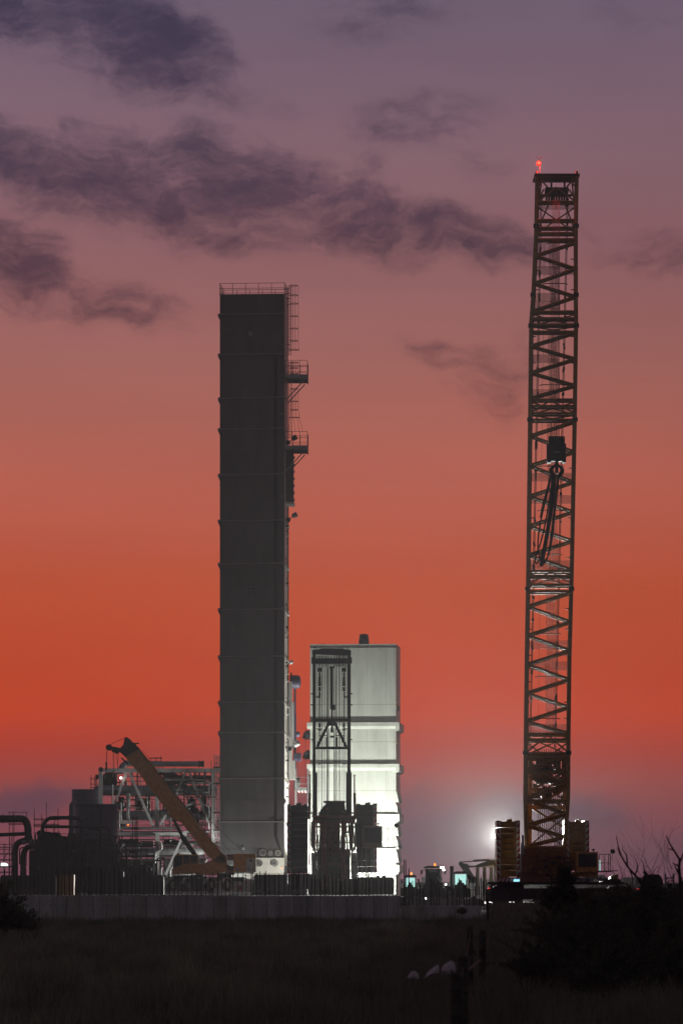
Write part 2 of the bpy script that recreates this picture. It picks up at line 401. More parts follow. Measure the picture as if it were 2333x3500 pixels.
while x < 1366:
    k = R.random(); yt = 2994 + R.uniform(-9, 16) + (8 if k < .2 else 0)
    if 600 < x < 1050: yt = 2982 + R.uniform(-6, 8)
    if x < 500 : yt = 2970 + R.uniform(-10, 22)
    rebar(x, yt, 3064, wall, R.uniform(-2, 2))
    if k > .8: rebar(x + 5, yt + R.uniform(-10, 30), 3064, wall)
    x += R.uniform(11, 18)
for x, yt in [(1381, 2938), (1387, 2938), (1396, 2968), (1410, 3010), (1424, 3016), (1433, 3022), (1447, 3020), (1472, 3004), (1481, 3012), (1491, 3020), (1500, 3030),
              (1528, 3022), (1545, 3030), (1560, 3040), (1568, 3015), (1602, 2987), (1615, 3001), (1621, 3030), (1628, 3001), (1636, 3027), (1643, 2999), (1649, 3012), (1654, 2980), (1660, 3007), (1585, 3018), (1592, 3008)]:
    rebar(x, yt, 3100, lw, R.uniform(-1, 1))
# ---------------------------------------------------------------- tall tower
TH = math.radians(4); TD = 400.0
base_x = PX(751, TD)
FT = Matrix.Translation(Vector((base_x, TD, 0))) @ Matrix.Rotation(-TH, 4, 'Z')     # local x along the front, y into depth
TW = (PX(972, TD) - PX(751, TD)) / math.cos(TH); TDEP = 4.5
def tz(y): return PZ(y, TD)
def tx(x): return (PX(x, TD) - base_x) / math.cos(TH)
tower = T('cold_box_tower', 'very tall slim clad tower with railed roof and small platforms up its right side', 'tower', (base_x + TW / 2, TD + 2, 0))
ZT = tz(1007)
b = MB(FT); b.box((TW / 2, TDEP / 2 + .03, ZT / 2), (TW - .08, TDEP - .06, ZT - .1)); b.build('core', SEAMM, tower)
RIBS = [1075, 1212, 1362, 1467, 1623, 1780, 1927, 2083, 2244, 2400, 2504, 2661, 2809]
mids = [1143, 1286, 1420, 1540, 1700, 1850, 2005, 2162, 2325, 2450, 2585, 2735, 2900]
lev = sorted([1007] + RIBS + mids + [2960])
xs = [0, tx(762) - .02, tx(938), tx(946), TW]
for a, c in zip(lev[:-1], lev[1:]):
    z1, z0 = tz(a), tz(c)
    # front: narrow corner strip, two wide sheets
    for x0, x1 in ((0, tx(762)), (tx(762), TW)):
        off = R.uniform(-.006, .006)
        box('panel', ((x0 + x1) / 2, .02 + off, (z0 + z1) / 2), (x1 - x0 - .03, .06, z1 - z0 - .03), R.choice(TSHADEV), tower, fr=FT)
    box('side_panel', (TW - .005, TDEP / 2, (z0 + z1) / 2), (.06, TDEP - .04, z1 - z0 - .03), TLIT, tower, fr=FT)
for y in RIBS:
    z = tz(y)
    box('rib', (TW / 2, -.06, z), (TW + .04, .1, .13), RIBM, tower, fr=FT)
    b = MB(FT); b.prism([(-.01, .4, z + .16), (-.24, .4, z + .16), (-.24, .4, z - .12), (-.01, .4, z - .6)], (0, .12, 0)); b.build('bracket', RIBM, tower)
    if y > 1212:
        b = MB(FT); b.box((tx(946), -.42, z), (tx(975) - tx(930), .16, .14)); b.box((tx(970), -.5, z + .02), (.3, .3, .24)); b.build('clamp_bar', RIBM, tower)
# pilaster duct, and beside it a dark strip built for a shaded recess
zt, zb = tz(1222), tz(2855)
b = MB(FT); b.box(((tx(948) + TW) / 2, -.17, (zt + zb) / 2), (TW - tx(948), .3, zt - zb)); b.build('riser_duct', TSHADE, tower)
b = MB(FT)
for k in range(4): b.tube([(tx(938.5) + k * .075, -.1 - .03 * (k % 2), zt - .2 * k), (tx(939) + k * .075, -.1, (zt + zb) / 2), (tx(939) + k * .075, -.1, zb), (tx(950) + k * .07, -.1, zb - 1.0 - .05 * k), (tx(963) + k * .05, -.1, zb - 1.9), (tx(965) + k * .05, -.1, zb - 3.4)], .05, 6)
b.box((tx(942), -.06, (zt + zb) / 2), (.27, .07, zt - zb - .3))
b.build('recess_shade_strip', MATTBLK, tower)
b = MB(FT); b.prism([(tx(947), -.2, zb + .01), (TW, -.2, zb + .01), (TW, -.2, zb - 2.2), (tx(955), -.2, zb - .9)], (0, .2, 0)); b.build('duct_foot', TSHADE, tower)
for (x, y, r) in [(857, 1143, .27), (963, 1420, .12), (963, 1700, .12), (963, 2005, .14), (963, 2325, .14), (963, 2585, .14), (967, 2740, .3), (832, 2900, .12)]:
    b = MB(FT); b.lathe((tx(x), -.02 if r != .12 else -.3, tz(y)), (0, -1, 0), [(-.1, r), (.16, r), (.16, r * 1.25), (.22, r * 1.25), (.24, r * .6)]); b.build('nozzle', RIBM, tower)
# weathered dark strokes of an old mark, printed on the face
b = MB(FT)
for (x0, y0, x1, y1) in [(848, 2010, 873, 2013), (850, 2012, 852, 2036), (848, 2014, 850, 2020), (858, 2021, 860, 2027), (865, 2012, 872, 2016), (860, 2020, 873, 2023), (865, 2023, 866.5, 2040), (868, 2023, 869, 2036), (871, 2022, 873, 2042), (861, 2050, 863, 2053), (858, 2049, 859, 2054)]:
    b.box(((tx(x0) + tx(x1)) / 2, -.022, (tz(y0) + tz(y1)) / 2), (tx(x1) - tx(x0), .012, tz(y0) - tz(y1)))
b.build('faded_mark', BLK, tower)
# roof rail
rz = ZT
def rail_run(par, pts, h, mid=(.5,), post=1.2, r=.025, m=DARK, toe=0):
    for a, c in zip(pts[:-1], pts[1:]):
        a, c = Vector(a), Vector(c); up = Vector((0, 0, 1))
        for k in (1,) + tuple(mid): cyl('rail', a + up * h * k, c + up * h * k, r, m, par)
        n = max(1, round((c - a).length / post))
        for i in range(n + 1):
            q = a.lerp(c, i / n); cyl('rail_post', q, q + up * h, r, m, par)
        if toe: bar('toe_board', a + up * toe / 2, c + up * toe / 2, .02, m, par, h=toe)
cr = [FT @ Vector(v) for v in [(0, 0, rz), (TW, 0, rz), (TW, TDEP, rz), (0, TDEP, rz), (0, 0, rz)]]
b = MB(FT); b.box((TW / 2, TDEP / 2, rz - .02), (TW + .02, TDEP, .1)); roof = b.build('roof', DARK, tower)
rail_run(roof, cr, 1.15, mid=(.55, .13), post=1.25)
# floor of condenser fans
b = MB(FT); b.box((TW / 2, -.12, tz(2958)), (TW - .1, .24, .08)); b.build('ledge', WHITE, tower)
b = MB(FT); z1, z0 = tz(2932), tz(2985)
b.box(((tx(868) + TW) / 2, -.25, (z0 + z1) / 2), (TW - tx(868), .5, z1 - z0)); b.build('cooler_casing', WHITE, tower)
b = MB(FT); b.box((TW / 2, -.3, tz(2996)), (TW, .6, tz(2986) - tz(3006))); b.build('plinth', WHITE, tower)
def fan(x, y, rpx, yy):
    r = rpx * TD / F; c = FT @ Vector((tx(x), yy, tz(y)))
    b = MB(); b.lathe(c, (0, -1, 0), [(0, r), (.18, r), (.18, r * .9), (.04, r * .88)], 20); fo = b.build('fan', DARK, tower)
    b = MB()
    for k in range(3): b.lathe(c + Vector((0, -.19, 0)), (0, -1, 0), [(0, r * (.3 + .25 * k)), (.01, r * (.34 + .25 * k))], 20)
    for k in range(8):
        a = math.pi * k / 4; d = Vector((math.cos(a), 0, math.sin(a))) * r
        b.bar(c + Vector((0, -.2, 0)), c + d + Vector((0, -.2, 0)), .02)
    b.lathe(c + Vector((0, -.19, 0)), (0, -1, 0), [(0, r * .16), (.05, r * .12)], 10)
    b.build('fan_guard', GALV, fo)
    for k in range(5):
        a = 2 * math.pi * k / 5 + .3
        b = MB(); d = Vector((math.cos(a), 0, math.sin(a))); e = Vector((-d.z, 0, d.x))
        b.prism([c + Vector((0, -.12, 0)) + d * r * .15, c + Vector((0, -.1, 0)) + d * r * .85 - e * r * .1, c + Vector((0, -.14, 0)) + d * r * .85 + e * r * .28], (0, .01, 0)); b.build('blade', BLACK, fo)
for q in [(898, 2915, 14.5, -.02), (924, 2917, 10, -.02), (950, 2916, 12.5, -.02), (886, 2950, 12.5, -.5), (940, 2950, 12.5, -.5)]: fan(*q)
# right-hand side: ladders, platforms, ducts
def P2(x, y, d=401.0): return P(x, y, d)
def caged_ladder(par, xl, xr, y0, y1, hoops, flare=0, Dd=401.5):
    b = MB()
    for x in (xl + 1, xl + 9): b.cyl(P2(x, y0, Dd), P2(x, y1, Dd), .03, n=6)
    lad = b.build('ladder', DARK, par)
    y = y0 + 6
    while y < y1:
        cyl('rung', P2(xl + 1, y, Dd), P2(xl + 9, y, Dd), .015, DARK, lad); y += 10
    for i, y in enumerate(hoops):
        e = flare * (i == len(hoops) - 1)
        c = P2((xl + 5 + xr) / 2, y, Dd); rx = (xr - xl - 5) / 2 * Dd / F + e; pts = []
        for k in range(13):
            a = -math.pi * .02 + 2 * math.pi * k / 12; pts.append(c + Vector((rx * math.cos(a) , .38 * math.sin(a), 0)))
        b = MB(); b.tube(pts, .03, 5); b.box(c + Vector((0, 0, 0)), (.001, .001, .001)); b.build('hoop', DARK, lad)
    for k, fx in enumerate((0.05, .35, .65, 1.0)):
        x = xl + 5 + (xr - xl - 5) * fx
        for dy in ((-.3, .3) if 0 < k < 3 else (0,)):
            a = P2(x, hoops[0], Dd) + Vector((0, dy, 0)); c = P2(x, hoops[-2], Dd) + Vector((0, dy, 0)); e = P2(x + flare * 33 * (fx - .3), hoops[-1], Dd) + Vector((0, dy, 0))
            cyl('cage_strap', a, c, .018, DARK, lad); cyl('cage_strap', c, e, .018, DARK, lad)
    return lad
caged_ladder(tower, 985, 1019, 975, 1215, [976, 1009, 1038, 1081, 1123, 1165, 1196], .1)
for y in (985, 1003, 1020, 1042, 1177): bar('stand_off', P2(974, y, 401.5), P2(992, y, 401.5), .05, DARK, tower)
caged_ladder(tower, 986, 1019, 1235, 1280, [1239, 1258, 1277])
caged_ladder(tower, 987, 1019, 1300, 1500, [1329, 1372, 1401, 1427], .15)
for x0, x1, y1 in ((990, 984, 1478), (1004, 1008, 1478), (1016, 1022, 1478), (1022, 1036, 1478)): bar('cage_leg', P2(x0, 1427, 401.5), P2(x1, y1, 401.5), .03, DARK, tower)
def platform(x0, x1, yd, yrail, par):
    D = 399.5; a, c = P(x0, yd, D), P(x1, yd, D)
    b = MB(); b.box(((a.x + c.x) / 2, D + 2, a.z + .02), (c.x - a.x, 4, .06))
    b.box(((a.x + c.x) / 2, D, a.z - .16), (c.x - a.x, .09, .42)); b.box(((a.x + c.x) / 2, D + 4, a.z - .16), (c.x - a.x, .09, .42))
    b.box((c.x - .04, D + 2, a.z - .16), (.09, 4, .42))
    for k in range(1, 6): b.box((a.x + (c.x - a.x) * k / 6, D + 2, a.z - .1), (.05, 4, .16))
    pf = b.build('platform', GALV, par)
    h = (yd - yrail) * D / F; e = Vector((0, 0, .05)); k = Vector((0, 4, 0))
    rail_run(pf, [a + e, c + e, c + e + k], h, mid=(.55, .1), post=.85, r=.022, m=DARK)
    rail_run(pf, [a + e + k, c + e + k], h, mid=(.55,), post=.85, r=.022, m=DARK)
    for dy in (0.1, 3.9):
        bar('brace', Vector((c.x - .3, D + dy, a.z - .5)), Vector((a.x + .1, D + dy, a.z - 2.6)), .1, GALV, pf)
    b = MB(); b.box((c.x + .02, D + 4, a.z + .55), (.1, .35, 2.0)); b.build('gate_post', DARK, pf)
platform(973, 1050, 1281, 1233, tower)
platform(973, 1050, 1524, 1476, tower)
# enclosed duct hanging beneath the lower platform
b = MB(); mbx(b, 974, 1535, 1003, 1718, 401, 2.4); b.build('side_duct', TSHADE, tower)
b = MB(); mbx(b, 971, 1716, 1006, 1723, 400.8, 2.8); b.build('duct_flange', WHITE, tower)
for y in range(1560, 1710, 24): bx('duct_lug', 1003, y, 1007, y + 8, 401.6, .4, GALV, tower)
# lower side column: white conduit casing with small fittings
for (x0, y0, x1, y1, d) in [(985, 2330, 998, 2600, 402.5), (985, 2600, 1008, 2665, 402.5), (985, 2400, 1004, 2560, 404)]:
    b = MB(); mbx(b, x0, y0, x1, y1, d, 1.2); b.build('side_casing', WHITE, tower)
for (x0, y0, x1, y1) in [(1004, 2345, 1011, 2700), (1006, 2440, 1012, 2640)]: bx('riser_pipe_casing', x0, y0, x1, y1, 404.5, 1.0, NAVY, tower)
cyl('downpipe', P(984.5, 1720, 403), P(984.5, 2330, 403), .06, DARK, tower); cyl('downpipe', P(986, 2330, 401.8), P(986, 2960, 401.8), .05, GALV, tower)
for y in RIBS:
    if y > 1700:
        b = MB(); b.prism([P(975, y - 6, 400.6), P(987, y + 12, 400.6), P(987, y + 18, 400.6), P(983, y + 18, 400.6), P(974, y + 4, 400.6)], (0, 3.4, 0)); b.build('gusset', WHITE, tower)
for y in (1795, 1812, 1828, 1862, 1905, 1925, 1990, 2003, 2062, 2085, 2140, 2160, 2178, 2262, 2280, 2300, 2325, 2385, 2440, 2520, 2536, 2550, 2562, 2596, 2640, 2690, 2720):
    w = R.uniform(5, 11); b = MB(); mbx(b, 975 + R.uniform(0, 3), y, 975 + w + 3, y + R.uniform(5, 10), 400.4 + R.random() * 2, .3)
    b.cyl(P(976, y + 4, 401), P(978 + w, y + 2, 401), .05, n=6); b.build('side_fitting', R.choice([DARK, GALV, WHITE, GALV]), tower)
def dome_tank(x0, x1, y0, y1, D, par, m=NAVY, flat=False):
    a, c = P(x0, (y0 + y1) / 2, D), P(x1, (y0 + y1) / 2, D); r = (y1 - y0) / 2 * D / F; Lx = c.x - a.x
    pr = [(0, r), (Lx * .72, r), (Lx * .86, r * .94), (Lx * .95, r * .7), (Lx, r * .2)] if not flat else [(0, r), (Lx * .85, r), (Lx * .85, r * 1.18), (Lx, r * 1.18)]
    b = MB(); b.lathe(a, (1, 0, 0), pr, 20); return b.build('manhole', m, par)
dome_tank(990, 1028, 2308, 2353, 404, tower); dome_tank(1000, 1025, 2501, 2519, 405, tower); dome_tank(1002, 1029, 2574, 2602, 404, tower, flat=True); dome_tank(1010, 1026, 2656, 2692, 408, tower, m=DARK)
cyl('vent_stub', P(995, 2310, 404), P(995, 2299, 404), .08, DARK, tower)
cyl('whip_rod', P(1018, 2660, 404), P(1019, 2556, 404), .03, DARK, tower)
def tower_flood(x, y, ang, s, m, par, D=401.5):
    c = P(x, y, D); d = Vector((math.cos(ang), -.25, math.sin(ang))).normalized()
    b = MB(); b.lathe(c, d, [(-.1 * s, .12 * s), (0, .3 * s), (.55 * s, .34 * s), (.57 * s, .28 * s)], 14); fl = b.build('tower_flood_lamp', m, par)
    cyl('arm', c, P(x - 16, y + 13, D), .05, DARK, fl)
    b = MB(); b.lathe(P(x - 16, y + 13, D), (0, -1, 0), [(-.1, .25), (.1, .25)], 10); b.build('junction_box', BLACK, fl)
tower_flood(1001, 1764, .45, .8, GALV, tower); tower_flood(1000, 1500, .5, .8, BLACK, tower); tower_flood(990, 2266, .45, .6, WHITE, tower); tower_flood(1005, 2546, .5, 1.0, STEELW, tower)
# short scaffold platform between the two towers
sp = T('access_scaffold', 'short bright scaffold bay with grey deck between tall tower and white building', 'scaffold', P(1030, 3000, 404))
for x in (1009, 1012, 1054, 1051): cyl('pole', P(x, 2628, 404), P(x, 2985, 404), .045, GALV, sp)
for y in (2657, 2679): bar('rail', P(1010, y, 404), P(1054, y, 404), .05, GALV, sp)
b = MB(); mbx(b, 1010, 2691, 1053, 2702, 404, 1.5); b.build('deck', GALV, sp)
for x in (1018, 1029, 1040): bar('joist', P(x, 2702, 404), P(x + 5, 2708, 405), .1, WHITE, sp)
for y in (2720, 2745, 2790, 2850): bar('ledger', P(1009, y, 404), P(1054, y, 404), .05, DARK, sp)

# ---------------------------------------------------------------- white building
BD = 430.0
bld = T('white_cold_box', 'floodlit white block with overhanging ledges and a dark roof vent behind the rear-view crane', 'building', P(1205, 3081, BD))
bl, br = PX(1059, BD), PX(1352, BD); bz = lambda y: PZ(y, BD)
BT = math.radians(4.4)
FB = Matrix.Translation(Vector((bl, BD, 0))) @ Matrix.Rotation(-BT, 4, 'Z'); BW = br - bl; BDEP = 8
b_x = lambda x: PX(x, BD) - bl
b = MB(FB); b.box((BW / 2 , BDEP / 2 + .03, bz(2205) / 2), (BW - .06, BDEP - .06, bz(2205) - .06)); b.build('core', SEAMM, bld)
rows = [2205, 2408, 2468, 2536, 2610, 2703, 2782, 2870, 2955, 3075]; cols = [1059, 1160, 1255, 1318, 1347, 1352]
for a, c in zip(rows[:-1], rows[1:]):
    z1, z0 = bz(a), bz(c)
    for u, v in zip(cols[:-1], cols[1:]):
        x0, x1 = b_x(u), b_x(v)
        gapx = .012 if v not in (1347,) else .03
        box('panel', ((x0 + x1) / 2, .03 + R.uniform(-.006, .006), (z0 + z1) / 2), (x1 - x0 - gapx, .06, z1 - z0 - .03), CLAD, bld, fr=FB)
    for k in range(2): box('side_panel', (BW - .01, BDEP * (.25 + .5 * k), (z0 + z1) / 2), (.06, BDEP / 2 - .02, z1 - z0 - .02), CLAD, bld, fr=FB)
b = MB(FB); b.box((BW / 2, BDEP / 2, bz(2205) + .04), (BW + .12, BDEP + .1, .1)); b.build('roof', WHITE, bld)
b = MB(FB); b.box((BW / 2, -.05, bz(2214)), (BW, .1, .05)); b.build('roof_trim', DARK, bld)
for y in (2470, 2612, 2783, 2957):
    z = bz(y); b = MB(FB); o = .42
    # ledge ring: sloping under side
    h = .42
    b.prism([(-.3, -o, z), (-.3, -o, z - h), (-.3, 0, z - h - .3), (-.3, 0, z + .01)], (BW + .6, 0, 0)) 
    b.prism([(BW, -o + .02, z - .01), (BW + .42, -o + .02, z - .01), (BW + .42, -o + .02, z - h - .35), (BW, -o + .02, z - h - .6)], (0, BDEP + .5, 0))
    b.build('ledge', CLAD, bld)
b = MB(); c = P(1243, 2205, BD + 3); b.lathe(c, (0, 0, 1), [(0, .62), (.2, .6), (1.2, .48), (1.25, .2)], 10); b.build('roof_vent', BLACK, bld)
b = MB(); c = P(1101, 2205, BD + 3); b.lathe(c, (0, 0, 1), [(0, .35), (.12, .35)], 10); b.build('roof_hatch', BLACK, bld)
for y in (2705, 2750, 2820, 2865, 2910):
    z = bz(y); b = MB(FB); h = 1.25
    b.prism([(BW + .04, -.1, z), (BW + .15, -.1, z - .15), (BW + .32, -.1, z - h), (BW + .04, -.1, z - h + .1)], (0, .08, 0))
    b.build('folded_fin', CLAD, bld); b = MB(FB); b.prism([(BW + .04, 5, z), (BW + .2, 5, z - .15), (BW + .45, 5, z - h), (BW + .04, 5, z - h + .1)], (0, .08, 0)); b.build('folded_fin', CLAD, bld)
for y in (2405, 2535, 2695, 2748): bx('yellow_fitting', 1353, y, 1358, y + 7, BD - .3, .2, YEL, bld)
bx('wall_box', 1358, 2411, 1364, 2430, BD + .4, .4, DARK, bld)
for (x, y) in ((1045, 2512), (1045, 2580)):
    a = P(1059, y, BD + 1); c = P(1046, y, BD + 1)
    b = MB(); b.cyl(c, a, .5, n=14); b.lathe(a, (-1, 0, 0), [(.1, .55), (.2, .55)], 14); nz = b.build('nozzle', DARK, bld)
    b = MB(); pts = [P(1046, y - 13, BD + .5), P(1038, y - 8, BD + .5), P(1033, y + 9, BD + .4), P(1036, y + 14, BD + .6), P(1041, y + 12, BD + .2), P(1043, y + 20, BD + .5), P(1047, y + 12, BD + .5)]
    b.prism(pts, (0, .5, 0)); b.build('torn_cover', BLACK, nz)
cyl('hanging_line', P(1044, 2486, BD + .5), P(1044, 2700, BD + .5), .02, ROPE, bld)
for x in (1070, 1080, 1090): pass
b = MB(FB)
for k in range(9): b.bar((.5 + k * 1.1, -.4, bz(2985)), (.5 + k * 1.1, -.4, bz(3075)), .18)
b.bar((0, -.5, bz(2984)), (BW + .3, -.5, bz(2984)), .25); b.build('base_frame', WHITE, bld)
# ---------------------------------------------------------------- shared crane pieces
TXT = text_mesh('LIEBHERR', BLK)
def lettering(c, width, parent, name='lettering'):
    s = width / 5.6
    M = Matrix.Translation(Vector(c)) @ Matrix.Rotation(math.radians(90), 4, 'X') @ Matrix.Diagonal((s, s, .3, 1))
    return reg(bpy.data.objects.new(name, TXT), M, parent)
def tri(b, p0, p1, p2): b.prism([p0, p1, p2], (0, .02, 0))
def ballast(par, x0, x1, y0, n, D, dep, m, letters, step=21.0, marks=(1, 1), txt=True, ww=None):
    """stack of slabs; each slab is its own part with corner chevrons"""
    for i in range(n):
        ya, yb = y0 + i * step, y0 + (i + 1) * step - .9
        b = MB(); p, q = P(x0, yb, D), P(x1, ya, D); w = q.x - p.x; h = q.z - p.z; e = .05
        b.prism([(p.x, D, p.z), (q.x, D, p.z), (q.x, D, q.z - e), (q.x - e, D, q.z), (p.x + e, D, q.z), (p.x, D, q.z - e)][::-1], (0, dep, 0))
        if i == 0:
            for xx in (p.x + w * .1, q.x - w * .1): b.box((xx, D + dep / 2, q.z + .05), (w * .18, dep, .1))
            b.box((p.x + w * .55, D + .6, q.z + .1), (.5, .25, .2)); b.box((p.x + w * .62, D + .9, q.z + .18), (.16, .3, .18))
        sl = b.build('counterweight_slab', m, par)
        mw = 13 * D / F; f = D - .012
        for side, on in enumerate(marks):
            if not on: continue
            ex, sg = (p.x, 1) if side == 0 else (q.x, -1)
            b = MB(); tri(b, (ex, f, q.z - .02), (ex + sg * mw, f, q.z - .02), (ex + sg * mw, f, p.z + .02)); b.build('white_triangle', WMARK if m is not BLACK else GALV, sl)
            b = MB(); tri(b, (ex, f, q.z - .04), (ex, f, p.z + .02), (ex + sg * mw * .95, f, p.z + .02)); b.build('red_triangle', RED, sl)
        if i in letters: lettering(((p.x + q.x) / 2, D - .012, p.z + h * .42), w * .52, sl)
def crawler_track(par, xc, D, length, h, wid, m=TREAD):
    """track seen from its side: frame, shoes, rollers"""
    z0 = .02; r = h / 2; hl = length / 2 - r
    b = MB(); b.box((xc, D, z0 + r), (length - 2.2 * r, wid * .5, h * .55)); tk = b.build('crawler_track', m, par)
    n = int((4 * hl + 2 * math.pi * r) / .42); per = 4 * hl + 2 * math.pi * r
    for k in range(n):
        s = per * k / n
        if s < 2 * hl: x, z, a = -hl + s, h, 0
        elif s < 2 * hl + math.pi * r:
            t_ = (s - 2 * hl) / r; x, z, a = hl + r * math.sin(t_), r + r * math.cos(t_), t_
        elif s < 4 * hl + math.pi * r: x, z, a = hl - (s - 2 * hl - math.pi * r), 0, math.pi
        else:
            t_ = (s - 4 * hl - math.pi * r) / r; x, z, a = -hl - r * math.sin(t_), r - r * math.cos(t_), math.pi + t_
        M = Matrix.Translation((xc + x, D, z0 + z + .06)) @ Matrix.Rotation(a, 4, 'Y') @ Matrix.Diagonal((.38, wid, .1, 1))
        reg(bpy.data.objects.new('track_shoe', unit('box', m)), M, tk)
    for k in range(7): cyl('roller', (xc - hl + 2 * hl * k / 6, D - wid * .3, z0 + .32), (xc - hl + 2 * hl * k / 6, D + wid * .3, z0 + .32), .26, DARK, tk)
    for s in (-1, 1): cyl('drive_wheel', (xc + s * hl, D - wid * .35, z0 + r), (xc + s * hl, D + wid * .35, z0 + r), r * .85, DARK, tk)
    return tk
def crane_cab(par, x0, x1, y0, y1, D, body, glass=GLASSD, ladder_right=True):
    a, c = P(x0, y1, D), P(x1, y0, D); w = c.x - a.x; h = c.z - a.z
    b = MB(); dep = 2.4
    b.prism([(a.x, D, a.z), (c.x, D, a.z + .05), (c.x, D, c.z - .05), (c.x - .06, D, c.z), (a.x + .06, D, c.z), (a.x, D, c.z - .06)][::-1], (0, dep, 0))
    b.box(((a.x + c.x) / 2, D - .06, a.z + h * .08), (w * .96, .14, h * .18)); cb = b.build('cab', body, par)
    box('rear_window', ((a.x + c.x) / 2 + .03, D - .02, a.z + h * .58), (w * .84, .05, h * .68), glass, cb)
    for xx in (a.x + w * .04, c.x - w * .04): box('window_pillar', (xx, D - .03, a.z + h * .55), (w * .06, .07, h * .78), body, cb)
    b = MB(); b.lathe(((a.x + c.x) / 2 + w * .3, D + .5, c.z), (0, 0, 1), [(0, .05), (.15, .05), (.16, .16), (.26, .16), (.28, .05)], 10); b.build('roof_lamp', BLACK, cb)
    if ladder_right:
        X1 = c.x + 1.0
        b = MB(); b.box(((c.x + X1) / 2, D + .8, a.z + .05), (1.5, 1.8, .12)); b.box((X1 + .5, D + .5, a.z + .1), (.7, .2, .08)); st = b.build('step_platform', DARK, cb)
        for xx in (c.x + .1, c.x + .55, X1 - .05, X1 + .12):
            cyl('rail_post', (xx, D, a.z), (xx, D, a.z + h * .9), .03, DARK, st)
        for zz in (.45, .88): bar('rail', (c.x + .08, D, a.z + h * zz), (X1 + .15, D, a.z + h * zz), .05, DARK, st)
        mr_ = MB(); mr_.cyl((X1 + .25, D, a.z + h * .6), (X1 + .32, D, c.z - .1), .02, n=6); mr_.lathe((X1 + .33, D - .05, c.z + .05), (0, -1, 0), [(-.04, .2), (.03, .22), (.05, .1)], 16); mr_.build('mirror', BLACK, cb)
    return cb

# ---------------------------------------------------------------- right-hand crawler crane (tall boom)
CD = 352.0
crane = T('crawler_crane', 'crawler crane with very tall yellow lattice boom and a red lamp on top', 'crane', P(1865, 3090, CD))
def bD(y): return CD + (2900 - y) / 2303.0 * 22.0
def interp(tab, y):
    for (y0, a), (y1, c) in zip(tab[:-1], tab[1:]):
        if y <= y1: return a + (c - a) * (y - y0) / (y1 - y0)
    return tab[-1][1]
LT = [(590, 1834), (795, 1830), (1010, 1820), (1100, 1813), (1450, 1809), (1950, 1803), (2250, 1798), (2500, 1795), (2740, 1793), (2900, 1798), (2990, 1802)]
RT = [(590, 1970), (795, 1967), (1010, 1967), (1100, 1968), (1450, 1963), (1950, 1953), (2250, 1945), (2500, 1942), (2735, 1940), (2900, 1928), (2990, 1926)]
def bl_(y, back=0): return P(interp(LT, y) + (3 if back else 0), y + (7 if back else 0), bD(y) + 3.0 * back)
def br_(y, back=0): return P(interp(RT, y) - (2 if back else 0), y + (7 if back else 0), bD(y) + 3.0 * back)
b = MB(); ys = [600, 700, 800, 900, 1010, 1100, 1250, 1450, 1700, 1950, 2250, 2500, 2735, 2900, 2990]
for back in (0, 1):
    for fn in (bl_, br_):
        for y0, y1 in zip(ys[:-1], ys[1:]): b.cyl(fn(y0, back), fn(y1, back), .18, n=10)
boom = b.build('boom', YELD, crane)
def brace(y0, y1, left_first=True, r=.115, backs=(0, 1)):
    for k in backs:
        p, q = (bl_(y0, k), br_(y1, k)) if left_first else (br_(y0, k), bl_(y1, k))
        cyl('brace', p, q, r, YELD, boom)
zz = [(1, 827), (0, 872), (1, 917), (0, 967), (1, 1012), (0, 1062)]
def zig(nodes, first):
    side = first
    for y0, y1 in zip(nodes[:-1], nodes[1:]):
        brace(y0, y1, side == 0); side = 1 - side
zig([827, 872, 917, 967, 1012, 1062], 1)
zig([1134, 1181, 1225, 1272, 1316, 1359], 1)
zig([1439, 1488, 1543, 1590, 1646, 1694, 1748, 1796, 1847, 1895, 1947], 1)
zig([2023, 2071, 2124, 2170, 2222, 2269, 2321, 2367, 2415, 2463, 2505], 1)
zig([2582, 2628, 2675, 2728, 2780, 2818, 2858, 2890], 1)
for nodes_ in ([827, 872, 917, 967, 1012, 1062], [1134, 1181, 1225, 1272, 1316, 1359], [1439, 1488, 1543, 1590, 1646, 1694, 1748, 1796, 1847, 1895, 1947], [2023, 2071, 2124, 2170, 2222, 2269, 2321, 2367, 2415, 2463, 2505], [2582, 2628, 2675, 2728, 2780, 2818, 2858, 2890]):
    for i_, (y0, y1) in enumerate(zip(nodes_[:-1], nodes_[1:])):
        for fn in (bl_, br_): cyl('side_brace', fn(y0, i_ % 2), fn(y1, 1 - i_ % 2), .07, YELD, boom)
for y in (600, 690, 752, 778, 797, 818, 1065, 1088, 1110, 1134, 1366, 1388, 1413, 1435, 1952, 1969, 1999, 2021, 2508, 2528, 2575, 2590, 2736, 2896, 2912, 2930, 2950, 2968):
    brace(y, y, r=.13)
    if y % 2: 
        for fn in (bl_, br_): cyl('brace', fn(y, 0), fn(y, 1), .08, YELD, boom)
for (a, c) in ((700, 790), (1068, 1108), (1110, 1132), (1368, 1411), (1413, 1435), (1954, 1997), (2510, 2573), (2530, 2640), (2640, 2735), (2780, 2890)):
    brace(a, c, True, r=.07, backs=(1,)); brace(a, c, False, r=.07, backs=(1,))
def bm(x, y, k=0): return P(x, y, bD(y) + 3 * k)
